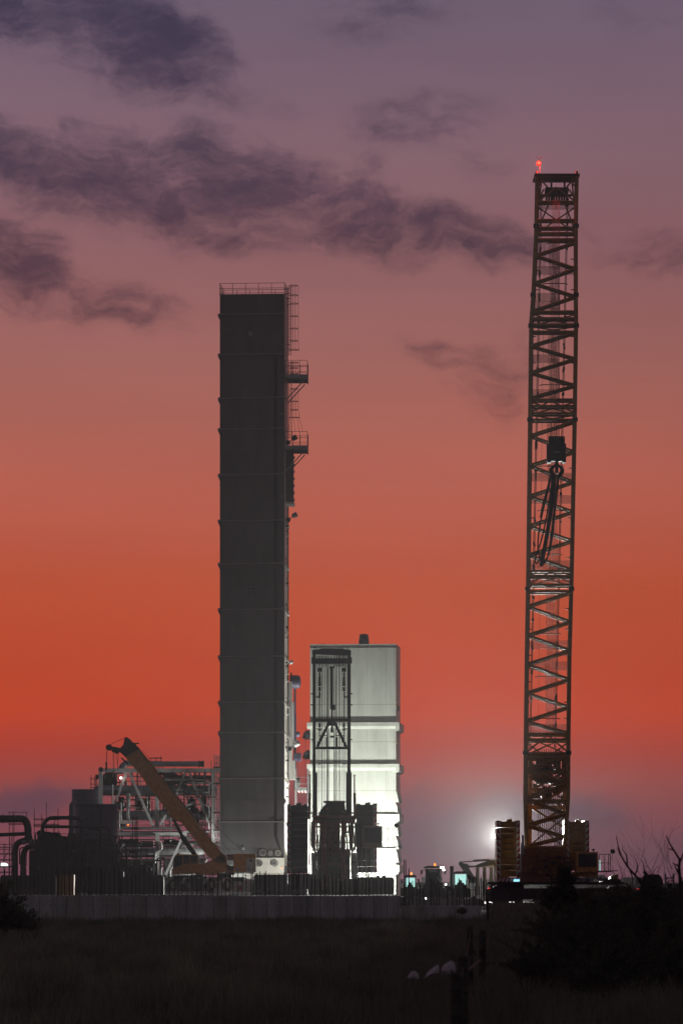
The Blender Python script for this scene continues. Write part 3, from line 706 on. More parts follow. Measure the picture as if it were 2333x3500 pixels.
for (x0, y0, x1, y1, k) in [(1875, 695, 1836, 785, 0), (1928, 695, 1964, 790, 0), (1900, 640, 1836, 690, 0), (1900, 640, 1966, 690, 0), (1840, 606, 1870, 640, 0), (1962, 606, 1935, 640, 0), (1840, 690, 1850, 610, 1), (1960, 690, 1952, 610, 1),
        (1880, 1954, 1808, 1995, 0), (1880, 1954, 1950, 1995, 0), (1880, 1369, 1812, 1411, 0), (1880, 1369, 1960, 1411, 0), (1870, 2512, 1800, 2570, 0), (1870, 2512, 1938, 2570, 0), (1838, 640, 1850, 620, 0), (1966, 640, 1950, 620, 0), (1838, 685, 1856, 648, 0), (1966, 685, 1944, 648, 0)]:
    cyl('brace', bm(x0, y0, k), bm(x1, y1, k), .08, YELD, boom)
for y in (1008, 772, 1113, 1434, 2013, 2573): 
    for fn, s in ((bl_, -1), (br_, 1)):
        b = MB(); q = fn(y); b.box(q, (.5, .5, .36)); b.build('connector_lug', DARK, boom)
# head
b = MB(); D0 = bD(600)
b.box(bm(1902, 599) + Vector((0, 1.5, 0)), (interp(RT, 600) * D0 / F - interp(LT, 600) * D0 / F + .5, 3.6, .24))
for k in range(9):
    c = bm(1868 + k * 8.6, 662); b.cyl(c + Vector((-.07, .9, 0)), c + Vector((.07, .9, 0)), .72, n=18)
b.cyl(bm(1850, 662) + Vector((0, .9, 0)), bm(1955, 662) + Vector((0, .9, 0)), .12, n=8)
mbx(b, 1862, 640, 1942, 655, bD(650) + .3, 1.4)
for x in (1880, 1925): mbx(b, x, 615, x + 6, 650, bD(640) + .5, .3)
hd = b.build('boom_head', DARK, crane)
for x in (1833, 1969): cyl('head_stud', bm(x, 597), bm(x, 586), .13, BLACK, hd)
cyl('lamp_mast', bm(1844, 597), bm(1843, 545), .03, BLACK, crane)
b = MB(); b.lathe(bm(1839.5, 566), (0, 0, 1), [(0, .12), (.06, .22), (.36, .22), (.44, .12)], 14); lmp = b.build('beacon', BEACON, crane)
for x, r in ((1833, .05), (1845, .05)): 
    bb = MB(); bb.lathe(bm(x + 3.5, 540), (0, 0, 1), [(0, .02), (.05, r), (.12, r), (.14, .02)], 8); bb.cyl(bm(1839, 543), bm(x + 3.5, 540), .015, n=5); bb.build('wind_sensor_cup', BLACK, crane)
ld = bpy.data.lights.new('beacon_light', 'POINT'); ld.color = (1, .05, .03); ld.energy = 8000; ld.shadow_soft_size = .18
lo = bpy.data.objects.new('beacon_light', ld); reg(lo, Matrix.Translation(bm(1839.5, 559) + Vector((0, -.25, 0))), lmp)
# gratings
def grating(x0, y0, x1, y1, k, par, sp=.11, w=.028):
    D = bD((y0 + y1) / 2) + k; b = MB(); p, q = P(x0, y1, D), P(x1, y0, D)
    n = max(2, int((q.x - p.x) / sp)); m_ = max(2, int((q.z - p.z) / sp))
    def at(z): 
        y = HY - (z - CZ) * F / D; return bD(y) + k
    for i in range(n + 1):
        x = p.x + (q.x - p.x) * i / n; b.bar((x, at(p.z), p.z), (x, at(q.z), q.z), w)
    for j in range(m_ + 1):
        z = p.z + (q.z - p.z) * j / m_; b.bar((p.x, at(z), z), (q.x, at(z), z), w)
    return b.build('grating', DARK, par)
for (y0, y1) in ((910, 940), (1002, 1030), (1030, 1058), (1212, 1240), (1331, 1360), (1393, 1414), (1617, 1645), (1693, 1721), (1916, 1945), (2190, 2217), (2262, 2290), (2476, 2505), (700, 716), (1089, 1118), (1975, 1999)):
    ym = (y0 + y1) / 2; xl, xr = interp(LT, ym) + 6, interp(RT, ym) - 6
    if R.random() < .35 and ym < 1500: xr = xl + (xr - xl) * .62
    grating(xl, y0, xr, y1, 2.6, crane)
for (y0, y1) in ((815, 1065), (1120, 1370), (1440, 1700), (1700, 1950), (2005, 2250), (2250, 2500)):
    xc = 1877 - (y0 - 815) * .0085; grating(xc - 1, y0, xc + 33, y1, 2.4, crane, sp=.13)
grating(1890, 2770, 1920, 2890, 2.8, crane)
# pendant strands and ropes
for k, (x0, x1) in enumerate(((1846, 1808), (1850, 1812), (1936, 1893), (1940, 1897))):
    pts = [P(x0 + (x1 - x0) * t_, 680 + (2560 - 680) * t_, bD(680 + 1880 * t_) + 3.4) for t_ in (0, 1)]
    b = MB(); b.cyl(pts[0], pts[1], .035, n=6)
    for j in range(22):
        t_ = (j + R.random() * .2) / 22; q = pts[0].lerp(pts[1], t_); b.box(q, (.14, .1, .26 if j % 5 else .8))
    b.build('pendant', ROPE, crane)
for x in (1888, 1893, 1898, 1903, 1908, 1911): cyl('hoist_rope', P(x, 668, bD(668)), P(x - 4 + (x - 1900) * .25, 1495, bD(1495) - 12), .022, ROPE, crane)
cyl('signal_cable', bm(1860, 760, 1), bm(1838, 2500, 1), .012, ROPE, crane)
for y, x in ((831, 1907), (969, 1895), (1115, 1890), (1315, 1885), (1442, 1883), (1593, 1881), (1744, 1878), (1894, 1876), (2166, 1873), (2312, 1870), (2455, 1868)):
    b = MB(); d = bD(y) + 2
    b.tube([P(x - 43, y + 3, d), P(x - 33, y, d), P(x + 35, y, d), P(x + 44, y + 3, d)], .045, 6); b.build('rope_spreader', DARK, crane)
for k in range(12):
    x = 1838 + k * 7.2; cyl('hoist_rope', P(x, 2905, CD + 2), P(x + (k - 6) * .4, 2560, bD(2560) + 2.2), .03, ROPE, crane)
for (y, s) in [(924, 1), (2080, 1), (2150, -1), (2240, 1), (2330, 1), (2400, -1), (1770, 1), (1600, -1), (1240, 1), (990, 1), (1905, -1), (2455, 1), (1150, 1), (885, 1)]:
    for fn, sg in ((bl_, 1), (br_, -1)):
        q = fn(y) + Vector((.32 * sg, .1, 0)); bar('lug', q - Vector((.17, 0, 0)), q + Vector((.17, 0, 0)), .09, DARK, boom)
# luffing mast behind the boom foot
b = MB(); md = CD + 6
for x0, x1 in ((1812, 1806), (1925, 1932)): b.bar(P(x0, 2590, md), P(x1, 2960, md), .4)
for y in (2590, 2640, 2700, 2760): b.bar(P(1812, y, md), P(1928, y, md), .35)
mast = b.build('mast', YELD, crane)
for y0, y1 in ((2590, 2640), (2640, 2700), (2700, 2760), (2760, 2830)):
    bar('brace', P(1814, y0, md), P(1926, y1, md), .22, YELD, mast); bar('brace', P(1926, y0, md), P(1814, y1, md), .22, YELD, mast)
b = MB(); 
for (x0, y0, x1, y1) in [(1830, 2585, 1885, 2680), (1890, 2600, 1915, 2640), (1815, 2700, 1850, 2722), (1895, 2660, 1925, 2690), (1850, 2690, 1885, 2740), (1815, 2610, 1828, 2660)]: mbx(b, x0, y0, x1, y1, CD + 7 + R.random(), .8)
mast_fit = True
b.build('sheave_set', DARK, crane)['kind'] = 'stuff'
for i in range(26): box('mast_fitting', P(1815 + R.random() * 108, 2590 + R.random() * 170, CD + 6.5), (.1 + R.random() * .5, .2, .1 + R.random() * .5), DARK, crane)
# machinery house and undercarriage
b = MB(); mbx(b, 1790, 2900, 1930, 2922, CD - 1, 4); mbx(b, 1782, 2922, 1936, 2985, CD - 1.4, 7); mbx(b, 1776, 2985, 1975, 3016, CD - 1, 7)
b.build('machinery_house', RUST, crane)
mh = crane
for y in (2905, 2922, 2940, 2958, 2975): bar('deck_beam', P(1800, y, CD - 1.6), P(1928, y, CD - 1.6), .12, YELD, crane)
for x in range(1800, 1930, 13): bar('deck_upright', P(x, 2903 if x % 2 else 2915, CD - 1.7), P(x + R.uniform(-6, 6), 2983, CD - 1.7), .07, YELD, crane)
for i in range(16): bx('winch_fitting', (u := 1795 + R.random() * 130), (v := 2915 + R.random() * 75), u + R.uniform(5, 22), v + R.uniform(4, 12), CD - 1.9, .3, R.choice([DARK, RUST, YELD, DARK]), crane)
for (x0, y0, x1, y1) in [(1838, 2984, 1862, 2986.5), (1878, 2983, 1900, 2986), (1855, 2998, 1890, 3000)]: bx('hazard_strip', x0, y0, x1, y1, CD - 2.05, .05, ORG, crane)
b = MB(); mbx(b, 1784, 2890, 1794, 2960, CD - .6, .4); b.cyl(P(1785, 2855, CD - .5), P(1788, 2960, CD - .5), .1, n=8); b.cyl(P(1783, 2880, CD - .5), P(1779, 2975, CD - .5), .12, n=8); b.build('hydraulic_ram', STEELW, crane)
ballast(crane, 1697, 1776, 2808, 9, CD + 1, 4.5, YEL, (1, 2, 3, 4, 7), marks=(1, 1))
ballast(crane, 1930, 2012, 2809, 8, CD + 1, 4.5, YEL, (3, 4), marks=(1, 1))
for x0 in (1697, 1932):
    b = MB(); mbx(b, x0, 2999, x0 + 80, 3014, CD - .2, 6); bmf = b.build('ballast_tray', RED, crane)
    for k in range(6): 
        b = MB(); p = P(x0 + 3 + k * 13, 3013, CD - .22); q = P(x0 + 9 + k * 13, 3001, CD - .22); b.prism([(p.x, p.y, p.z), (p.x + .17, p.y, p.z), (q.x + .17, q.y, q.z), (q.x, q.y, q.z)], (0, .02, 0)); b.build('white_stripe', WMARK, bmf)
bx('sign_lamp', 1754, 3006, 1774, 3013, CD - .4, .1, BLUEL, crane)
crane_cab(crane, 1968, 2042, 2912, 2980, CD - 2, ORG)
b = MB(); mbx(b, 1960, 2980, 2042, 2998, CD - 1.6, 3); b.build('cab_base', ORG, crane)
b = MB(); mbx(b, 1936, 2999, 2078, 3004, CD - 1.2, 3); b.build('walkway', GALV, crane)
for x in (1975, 1996, 2020, 2050, 2070): bx('pale_hatch', x - 9, 3004, x + 7, 3013, CD - 1.3, .1, GALV, crane)
bx('cab_side_light', 2045, 2940, 2050, 2976, CD - .5, .1, CABLIT, crane)
crawler_track(crane, PX(1905, CD), CD + 6, 12.4, 1.75, 1.3); crawler_track(crane, PX(1905, CD), CD - 4, 12.8, 1.85, 1.4)
b = MB(); mbx(b, 1665, 3014, 2130, 3024, CD - 4, 8); mbx(b, 1700, 3024, 1790, 3066, CD - 2.5, 4); mbx(b, 2060, 3005, 2120, 3024, CD - 3, 6); b.build('undercarriage', BLACK, crane)
b = MB(); mbx(b, 1694, 3053, 1738, 3089, CD - 6, 1); mbx(b, 1694, 3089, 1760, 3092, CD - 6, 1.2); b.build('ground_mat', DARK, crane)
b = MB(); mbx(b, 2085, 2996, 2110, 3020, CD - 1, 2); b.prism([P(2080, 3016, CD), P(2082, 2998, CD), P(2094, 2990, CD), P(2111, 2987, CD), P(2113, 3020, CD)], (0, 1.5, 0)); b.build('tow_bracket', YEL, crane)

# hook block hanging on the hoist ropes
HD = bD(1495) - 12
hk = T('hook_block', 'black hook block hanging on ropes in front of the tall lattice boom', 'hook block', P(1901, 1625, HD))
b = MB(); mbx(b, 1874, 1491, 1926, 1520, HD - .4, .9); mbx(b, 1868, 1516, 1933, 1576, HD - .5, 1.1)
b.build('sheave_housing', BLACK, hk)
for k in range(5):
    x = 1877 + k * 12; b = MB(); c = P(x, 1512, HD); b.lathe(c - Vector((.05, 0, 0)), (1, 0, 0), [(0, .6), (.04, .5), (.08, .5), (.12, .6)], 18); b.build('sheave', BLACK, hk)
for x in (1875, 1926): b = MB(); mbx(b, x - 6, 1560, x + 6, 1581, HD - .55, 1.15); b.build('cheek_plate', BLACK, hk)
bx('pale_plate', 1892, 1543, 1910, 1547, HD - .53, .02, GALV, hk)
b = MB(); b.cyl(P(1901, 1575, HD), P(1901, 1618, HD), .16, n=10)
for s in (-1, 1):
    pts = [P(1901 + s * (3 + 16 * math.sin(math.pi * t_ / 8)), 1588 + 5 * t_ + (3 if t_ > 6 else 0), HD) for t_ in range(9)]
    b.tube(pts, [.09, .12, .15, .18, .2, .2, .2, .16, .12], 8)
b.build('ramshorn_hook', BLACK, hk)
slg = T('lifting_slings', 'bundle of long dark slings hanging slack below the hook block', 'slings', P(1850, 1935, HD))
SL = [[(1884, 1622), (1868, 1690), (1848, 1770), (1838, 1830), (1836, 1870), (1840, 1895), (1848, 1915)],
      [(1887, 1622), (1878, 1700), (1862, 1790), (1848, 1850), (1834, 1888), (1826, 1920), (1832, 1928), (1842, 1915)],
      [(1893, 1625), (1885, 1700), (1872, 1790), (1860, 1860), (1850, 1905), (1848, 1928)],
      [(1896, 1625), (1888, 1720), (1874, 1800), (1862, 1870), (1854, 1915), (1849, 1930)],
      [(1905, 1625), (1897, 1700), (1888, 1780), (1880, 1850), (1872, 1900), (1860, 1925), (1850, 1930)],
      [(1909, 1622), (1902, 1690), (1893, 1760), (1890, 1810), (1882, 1860), (1870, 1905), (1855, 1924)],
      [(1880, 1625), (1866, 1680), (1855, 1720), (1845, 1770)]]
for i, s in enumerate(SL):
    b = MB(); b.tube(elbow([P(x, y, HD + .1 * i - .3) for x, y in s], .9, 3), .07 if i not in (2, 3) else .13, 6); b.build('sling', BLACK, slg)
b = MB(); b.lathe(P(1849, 1932, HD) , (0, 0, 1), [(-.15, .04), (0, .2), (.3, .16), (.5, .05)], 8); b.build('shackle', BLACK, slg)

# ---------------------------------------------------------------- middle crawler crane seen from behind
MD = 368.0
mc = T('rear_view_crawler_crane', 'dark crawler crane with rope-strung A-frame standing before the white building', 'crane', P(1135, 3090, MD))
b = MB()
for x0, x1 in ((1068, 1079), (1186, 1198)):
    mbx(b, x0, 2222, x1, 2640, MD, .5); mbx(b, x0, 2640, x1 + (3 if x0 > 1100 else 0) + 0, 2800, MD - .05, .6)
for x0, x1 in ((1079, 1083), (1182, 1186)): mbx(b, x0, 2640, x1, 2800, MD, .4)
b.prism([P(1067, 2236, MD - .1), P(1067, 2222, MD - .1), P(1085, 2220, MD - .1), P(1100, 2216, MD - .1), P(1170, 2216, MD - .1), P(1182, 2220, MD - .1), P(1199, 2222, MD - .1), P(1199, 2240, MD - .1)], (0, .8, 0))
mbx(b, 1065, 2250, 1201, 2268, MD - .2, .9); mbx(b, 1064, 2246, 1072, 2268, MD - .25, 1); mbx(b, 1194, 2246, 1202, 2268, MD - .25, 1)
mbx(b, 1079, 2456, 1187, 2466, MD, .5); mbx(b, 1079, 2552, 1188, 2561, MD, .5)
fr_ = b.build('a_frame', BLACK, mc)
for x0, x1 in ((1126, 1084), (1142, 1182)): bar('brace', P(x0, 2466, MD + .2), P(x1, 2552, MD + .2), .26, BLACK, fr_)
b = MB(); b.prism([P(1118, 2466, MD), P(1148, 2466, MD), P(1144, 2480, MD), P(1124, 2480, MD)], (0, .4, 0)); b.build('gusset', BLACK, fr_)
for xx in (1076, 1188):
    b = MB(); pts = [P(xx, 2216, MD) + Vector((.12 * math.cos(a), 0, .12 * math.sin(a))) for a in [k * math.pi / 5 for k in range(11)]]; b.tube(pts, .03, 5); b.build('lifting_eye', BLACK, fr_)
for x in (1065, 1200):
    for y in (2369, 2407, 2526): bx('end_pin', x - 3, y, x + 4, y + 4, MD + .1, .15, BLACK, fr_)
n = 0
for x in list(np.arange(1084, 1124, 5.2)) + list(np.arange(1142, 1184, 5.2)):
    x += R.uniform(-.5, .5); cyl('rope', P(x, 2240, MD + .4), P(x + (1133 - x) * .03 + R.uniform(-1, 1), 2790, MD + .6), .026 + .012 * R.random(), ROPE, mc)
for x in (1119, 1124.5, 1142, 1147.5): cyl('rope', P(x, 2268, MD + .5), P(x, 2790, MD + .5), .03, ROPE, mc)
for x in np.arange(1082, 1184, 5.2):
    bx('sheave', x, 2240, x + 2.6, 2276 + R.uniform(0, 6), MD - .1, .9, BLACK, mc)
b = MB(); b.cyl(P(1133, 2282, MD - .1), P(1133, 2425, MD - .1), .15, n=12); b.cyl(P(1134, 2425, MD - .1), P(1134, 2490, MD - .1), .09, n=10); b.box(P(1133, 2281, MD - .1), (.5, .3, .16)); b.box(P(1141, 2418, MD - .1), (.22, .25, .5)); b.box(P(1134, 2495, MD - .1), (.26, .2, .5)); b.box(P(1134, 2518, MD - .1), (.36, .2, .2)); b.build('telescopic_ram', BLACK, mc)
for x in (1092, 1175):
    b = MB()
    for (y0, y1, w) in [(2282, 2296, 6.5), (2298, 2312, 3.5), (2313, 2330, 4.4), (2330, 2345, 5), (2348, 2362, 4.6), (2364, 2385, 2), (2385, 2550, .9), (2472, 2486, 4.5), (2490, 2497, 5), (2608, 2613, 4)]: mbx(b, x - w, y0, x + w, y1, MD - .15, .25)
    b.build('pendant_turnbuckle', BLACK, mc)
for x0, y0, x1, y1 in [(1080, 2380, 1092, 2380), (1080, 2384, 1092, 2384), (1175, 2380, 1186, 2380), (1175, 2384, 1186, 2384), (1090, 2514, 1119, 2514), (1148, 2514, 1178, 2514), (1117, 2520, 1117, 2553), (1150, 2520, 1150, 2553), (1080, 2491, 1100, 2491), (1170, 2491, 1187, 2491)]:
    bar('tie_rod', P(x0, y0, MD), P(x1, y1, MD), .07 if y1 - y0 < 9 else .2, BLACK, mc)
for x in (1058, 1211):
    b = MB(); s = -1 if x < 1100 else 1
    b.cyl(P(x, 2652, MD - .4), P(x + s * 0, 2712, MD - .4), .07, n=8); b.cyl(P(x, 2710, MD - .4), P(x + s * 2, 2800, MD - .4), .14, n=10); b.lathe(P(x, 2652, MD - .4), (0, 0, 1), [(-.1, .05), (0, .11), (.1, .09), (.14, .03)], 8); b.build('hydraulic_ram', RUST, mc)
# foreshortened boom base with decks
b = MB()
mbx(b, 1104, 2737, 1180, 2744, MD - 1, .4); mbx(b, 1112, 2744, 1176, 2778, MD - .5, 2); mbx(b, 1072, 2790, 1214, 2812, MD - .6, 2)
b.prism([P(1090, 2778, MD - .8), P(1104, 2756, MD - .8), P(1112, 2750, MD - .8), P(1178, 2750, MD - .8), P(1184, 2790, MD - .8), P(1086, 2790, MD - .8)], (0, 1, 0))
wn = b.build('winch_frame', BLACK, mc)
b = MB()
mbx(b, 1113, 2800, 1162, 2912, MD + 1, 1.5); mbx(b, 1166, 2800, 1180, 2912, MD + 1, 1.5); mbx(b, 1096, 2800, 1110, 2912, MD + 1, 1.5); mbx(b, 1083, 2906, 1196, 3062, MD + .6, 1); mbx(b, 1070, 2800, 1079, 2905, MD + 1.5, 1); mbx(b, 1195, 2800, 1206, 2905, MD + 1.5, 1)
b.build('engine_house', RUST, mc)
for x, xb in ((1070, 1070), (1082, 1083), (1094, 1096), (1110, 1114), (1166, 1172), (1180, 1187), (1190, 1198), (1203, 1213)): bar('boom_rail', P(x, 2800, MD - 1), P(xb, 2905, MD - 1), .15, RUSTL, mc)
for x, xb in ((1100, 1103), (1175, 1182), (1114, 1118), (1166, 1172)): bar('boom_rail', P(x, 2912, MD - 1.2), P(xb, 3040, MD - 1.2), .13, RUSTL, mc)
for y in range(2806, 2905, 17): bar('cross_member', P(1068 + R.uniform(0, 3), y, MD - 1.15), P(1208, y, MD - 1.15), .08, RUSTL, mc)
for y in (2790, 2812, 2826, 2880, 2905): bar('cross_member', P(1066, y, MD - 1.2), P(1212, y, MD - 1.2), .17, RUST, mc)
for x, s in ((1066, 1), (1214, -1)):
    b = MB(); b.tube(elbow([P(x, 2810, MD - 1.3), P(x + 2 * -s, 2890, MD - 1.3), P(x + 13 * s, 2912, MD - 1.3), P(x + 12 * s, 2990, MD - 1.3)], .4), .1, 8); b.build('guard_tube', STEELW, mc)
for x in (1072, 1207):
    b = MB(); b.cyl(P(x, 2915, MD - .8), P(x + 3, 3020, MD - .8), .26, n=14); b.build('cylinder', GALV, mc)
    b = MB(); b.cyl(P(x + 12 * (1 if x > 1100 else 1), 2912, MD - .8), P(x + 15, 3030, MD - .8), .07, n=8); b.build('cylinder_rod', STEELW, mc)
for (x0, y0, x1, y1) in [(1112, 2918, 1166, 2950), (1112, 2956, 1166, 3006), (1086, 2920, 1102, 2960), (1176, 2920, 1192, 2960), (1086, 2966, 1102, 3040), (1176, 2966, 1192, 3040)]:
    bx('machine_panel', x0, y0, x1, y1, MD - .1, .3, BLACK, mc)
    for (a_, b_, c_, d_) in ((x0, y0, x1, y0 + 2), (x0, y1 - 2, x1, y1), (x0, y0 + 2, x0 + 1.6, y1 - 2), (x1 - 1.6, y0 + 2, x1, y1 - 2)): bx('panel_frame', a_, b_, c_, d_, MD - .2, .1, RUSTL, mc)
for k in range(14): bx('small_reflector', (u := R.uniform(1085, 1195)), (v := R.uniform(2790, 3040)), u + 1.6, v + R.uniform(2, 7), MD - 1.9, .05, STEELW, mc)
for k in range(9):
    x = R.uniform(1080, 1195); b = MB(); b.tube(elbow([P(x, R.uniform(2800, 2860), MD - 1.6), P(x + R.uniform(-6, 6), 2930, MD - 1.6), P(x + R.uniform(-16, 16), 2980, MD - 1.6), P(x + R.uniform(-10, 10), 3045, MD - 1.6)], .5), .045, 6); b.build('hose', BLACK, mc)
for k in range(90):
    x, y = R.uniform(1075, 1205), R.uniform(2745, 3040); bx('machine_fitting', x, y, x + R.uniform(2, 12), y + R.uniform(2, 7), MD - 1.4 - R.random() * .3, .2, R.choice([RUST, BLACK, DARK, RUST]), mc)
lad = MB()
for x in (1131, 1145): lad.bar(P(x, 3010, MD - 1.5), P(x, 3062, MD - 1.5), .04)
lado = lad.build('ladder', GALV, mc)
for y in range(3014, 3062, 8): bar('rung', P(1131, y, MD - 1.5), P(1145, y, MD - 1.5), .03, GALV, lado)
ballast(mc, 981, 1052, 2752, 11, MD + .5, 4, BLACK, (2, 4, 6), marks=(1, 0), step=21.2)
ballast(mc, 1217, 1288, 2750, 11, MD + .5, 4, BLACK, (), marks=(0, 1), step=21.2)
crane_cab(mc, 1238, 1306, 2823, 2898, MD - 2.5, CABT)
b = MB(); mbx(b, 1222, 2800, 1240, 2905, MD - 1.5, 1.2); mbx(b, 1228, 2798, 1232, 2825, MD - 2, .3); b.build('cab_mount', DARK, mc)
lad = MB()
for x in (1251, 1280): lad.bar(P(x, 2900, MD - 2), P(x, 3000, MD - 2), .09)
lado = lad.build('access_ladder', GALV, mc)
for y in range(2908, 3000, 10): bar('rung', P(1251, y, MD - 2), P(1280, y, MD - 2), .045, DARK, lado)
for x in (1236, 1268, 1272): bar('upright', P(x, 2905, MD - 2.1), P(x, 2990, MD - 2.1), .06, GALV, mc)
b = MB(); mbx(b, 1050, 3010, 1240, 3080, MD - 1, 5); b.build('carbody', BLACK, mc)
for xx in (1075, 1200):
    b = MB(); z0 = .92; cx = PX(xx, MD)
    b.box((cx, MD, z0 + .7), (1.0, 8, 1.0)); tk = b.build('crawler_track', TREAD, mc)
    for k in range(18):
        box('track_shoe', (cx, MD - 3.9 + k * .46, z0 + 1.32), (1.15, .4, .12), TREAD, tk); 
    for k in range(4): box('track_shoe', (cx, MD - 4.1, z0 + .2 + k * .32), (1.15, .12, .28), TREAD, tk)
# ---------------------------------------------------------------- orange mobile crane
OD = 384.0
mo = T('mobile_crane', 'orange wheeled mobile crane with a long telescopic boom raised over the pipe rack', 'crane', P(700, 3047, OD))
def O(x, y, d=0): return P(x, y, OD + d)
up = [(474, 2560), (520, 2609), (600, 2721), (680, 2826), (759, 2918)]; lo_ = [(424, 2583), (480, 2650), (540, 2730), (570, 2770), (584, 2796), (600, 2803), (620, 2812), (660, 2862), (708, 2925)]
b = MB(); b.prism([O(*p) for p in up] + [O(775, 2945), O(745, 2952)] + [O(*p) for p in lo_[::-1]], (0, .9, 0)); bm_ = b.build('telescopic_boom', ORG, mo)
bar('top_edge', O(474, 2561, -.02), O(759, 2919, -.02), .06, YEL, bm_, h=.12)
bar('cable_guide', O(470, 2552, .4), O(752, 2902, .4), .05, BLACK, bm_)
b = MB(); b.prism([O(408, 2561, -.15), O(422, 2545, -.15), O(426, 2522, -.15), O(433, 2519, -.15), O(444, 2526, -.15), O(456, 2540, -.15), O(478, 2558, -.15), O(428, 2586, -.15), O(410, 2571, -.15)], (0, 1.2, 0)); b.box(O(462, 2541, .2), (.8, .3, .12)); b.box(O(457, 2549, .2), (.5, .6, .3)); b.build('boom_head', BLACK, bm_)
for (x, y, r) in ((373, 2555, .32), (391, 2562, .3), (400, 2566, .3)):
    b = MB(); b.lathe(O(x, y, .2), (0, 1, 0), [(-.12, r), (-.05, r * .88), (.05, r * .88), (.12, r)], 18); b.build('sheave', BLACK, bm_)
bar('sheave_arm', O(372, 2555, .2), O(415, 2562, .2), .3, BLACK, bm_); bar('sheave_arm', O(415, 2590, .2), O(438, 2612, .2), .16, BLACK, bm_)
b = MB(); b.box(O(664, 2772, -.03), (.52, .08, .5)); b.build('boom_plate', BLACK, bm_)
cyl('stay_rope', O(375, 2546, .2), O(428, 2521, .2), .025, ROPE, mo)
for x0, x1, y1 in ((364, 364, 2604), (367, 366, 2604), (387, 388, 2640), (390, 391, 2640), (397, 404, 2630), (406, 402, 2634)): cyl('rope', O(x0, 2566, .2), O(x1, y1, .2), .02, ROPE, mo)
b = MB(); b.lathe(O(364, 2618, .2), (0, 0, 1), [(-.5, .05), (-.3, .1), (0, .08), (.3, .12), (.4, .04)], 8); b.build('auxiliary_hook', BLACK, mo)
for x, d in ((479, .2), (487, .5)): cyl('hoist_line', O(x, 2562, d), O(x + 275, 2902, d), .018, ROPE, mo)
cyl('stay_line', O(600, 2690, 0.4), O(835, 2918, .4), .02, ROPE, mo); cyl('stay_line', O(580, 2700, .4), O(795, 2918, .4), .02, ROPE, mo)
b = MB(); b.cyl(O(593, 2800, .4), O(628, 2868, .4), .16, n=12); b.cyl(O(622, 2858, .4), O(668, 2925, .4), .24, n=12); b.build('luffing_cylinder', BLACK, mo)
# slewing upper
b = MB(); b.prism([O(668, 2990), O(735, 2992), O(760, 2982), O(802, 2975), O(802, 2962), O(775, 2955), O(772, 2925), O(758, 2916), O(735, 2935), O(700, 2950), O(668, 2960)], (0, 1.6, 0)); b.build('slewing_frame', ORG, mo)
b = MB(); b.prism([O(589, 2988, -.6), O(676, 2986, -.6), O(690, 2958, -.6), O(676, 2950, -.6), O(650, 2951, -.6), O(592, 2968, -.6)], (0, 1.6, 0)); b.build('cab_base', ORG, mo)
b = MB(); b.prism([O(592, 2968, -.5), O(594, 2935, -.5), O(601, 2922, -.5), O(676, 2922, -.5), O(676, 2952, -.5), O(640, 2953, -.5)], (0, 1.3, 0)); cb = b.build('cab', GLASSD, mo)
for p, q in (((592, 2968), (594, 2935)), ((594, 2935), (602, 2922)), ((602, 2922), (677, 2922)), ((677, 2922), (677, 2955)), ((626, 2922), (624, 2962)), ((650, 2922), (650, 2955)), ((592, 2968), (640, 2953))):
    bar('cab_frame', O(*p, -.52), O(*q, -.52), .1, ORG, cb)
b = MB(); b.box(O(610, 2918, 0), (.25, .25, .14)); b.build('cab_lamp', DARK, cb)
b = MB(); mbx(b, 776, 2920, 798, 2940, OD, 1.4); mbx(b, 776, 2958, 798, 2976, OD, 1.2); b.build('winch', RUST, mo)
b = MB(); mbx(b, 798, 2918, 841, 2981, OD - .4, 2.4); cw = b.build('counterweight', ORG, mo)
b = MB(); mbx(b, 841, 2918, 873, 2981, OD - .4, 2.4); cw2 = b.build('counterweight', YEL, mo)
b = MB(); mbx(b, 842, 2934, 872, 2980, OD - .45, .05); b.build('rear_plate', mat('bright_steel_sheet', (.62, .55, .40), .22, .75, var=.15, scale=1.4, second=(.36, .38, .42)), cw2)
for x in (849, 864): bx('slot', x - 1.5, 2966, x + 1.5, 2975, OD - .52, .06, BLACK, cw2)
bx('plate_hole', 853, 2937, 861, 2944, OD - .52, .06, BLACK, cw2)
lettering(O(810, 2974, -.42), .9, cw) if 0 else bx('placard', 804, 2967, 816, 2974, OD - .43, .02, GALV, cw)
bx('deck_box', 775, 2978, 800, 2990, OD, 1.6, RUST, mo)
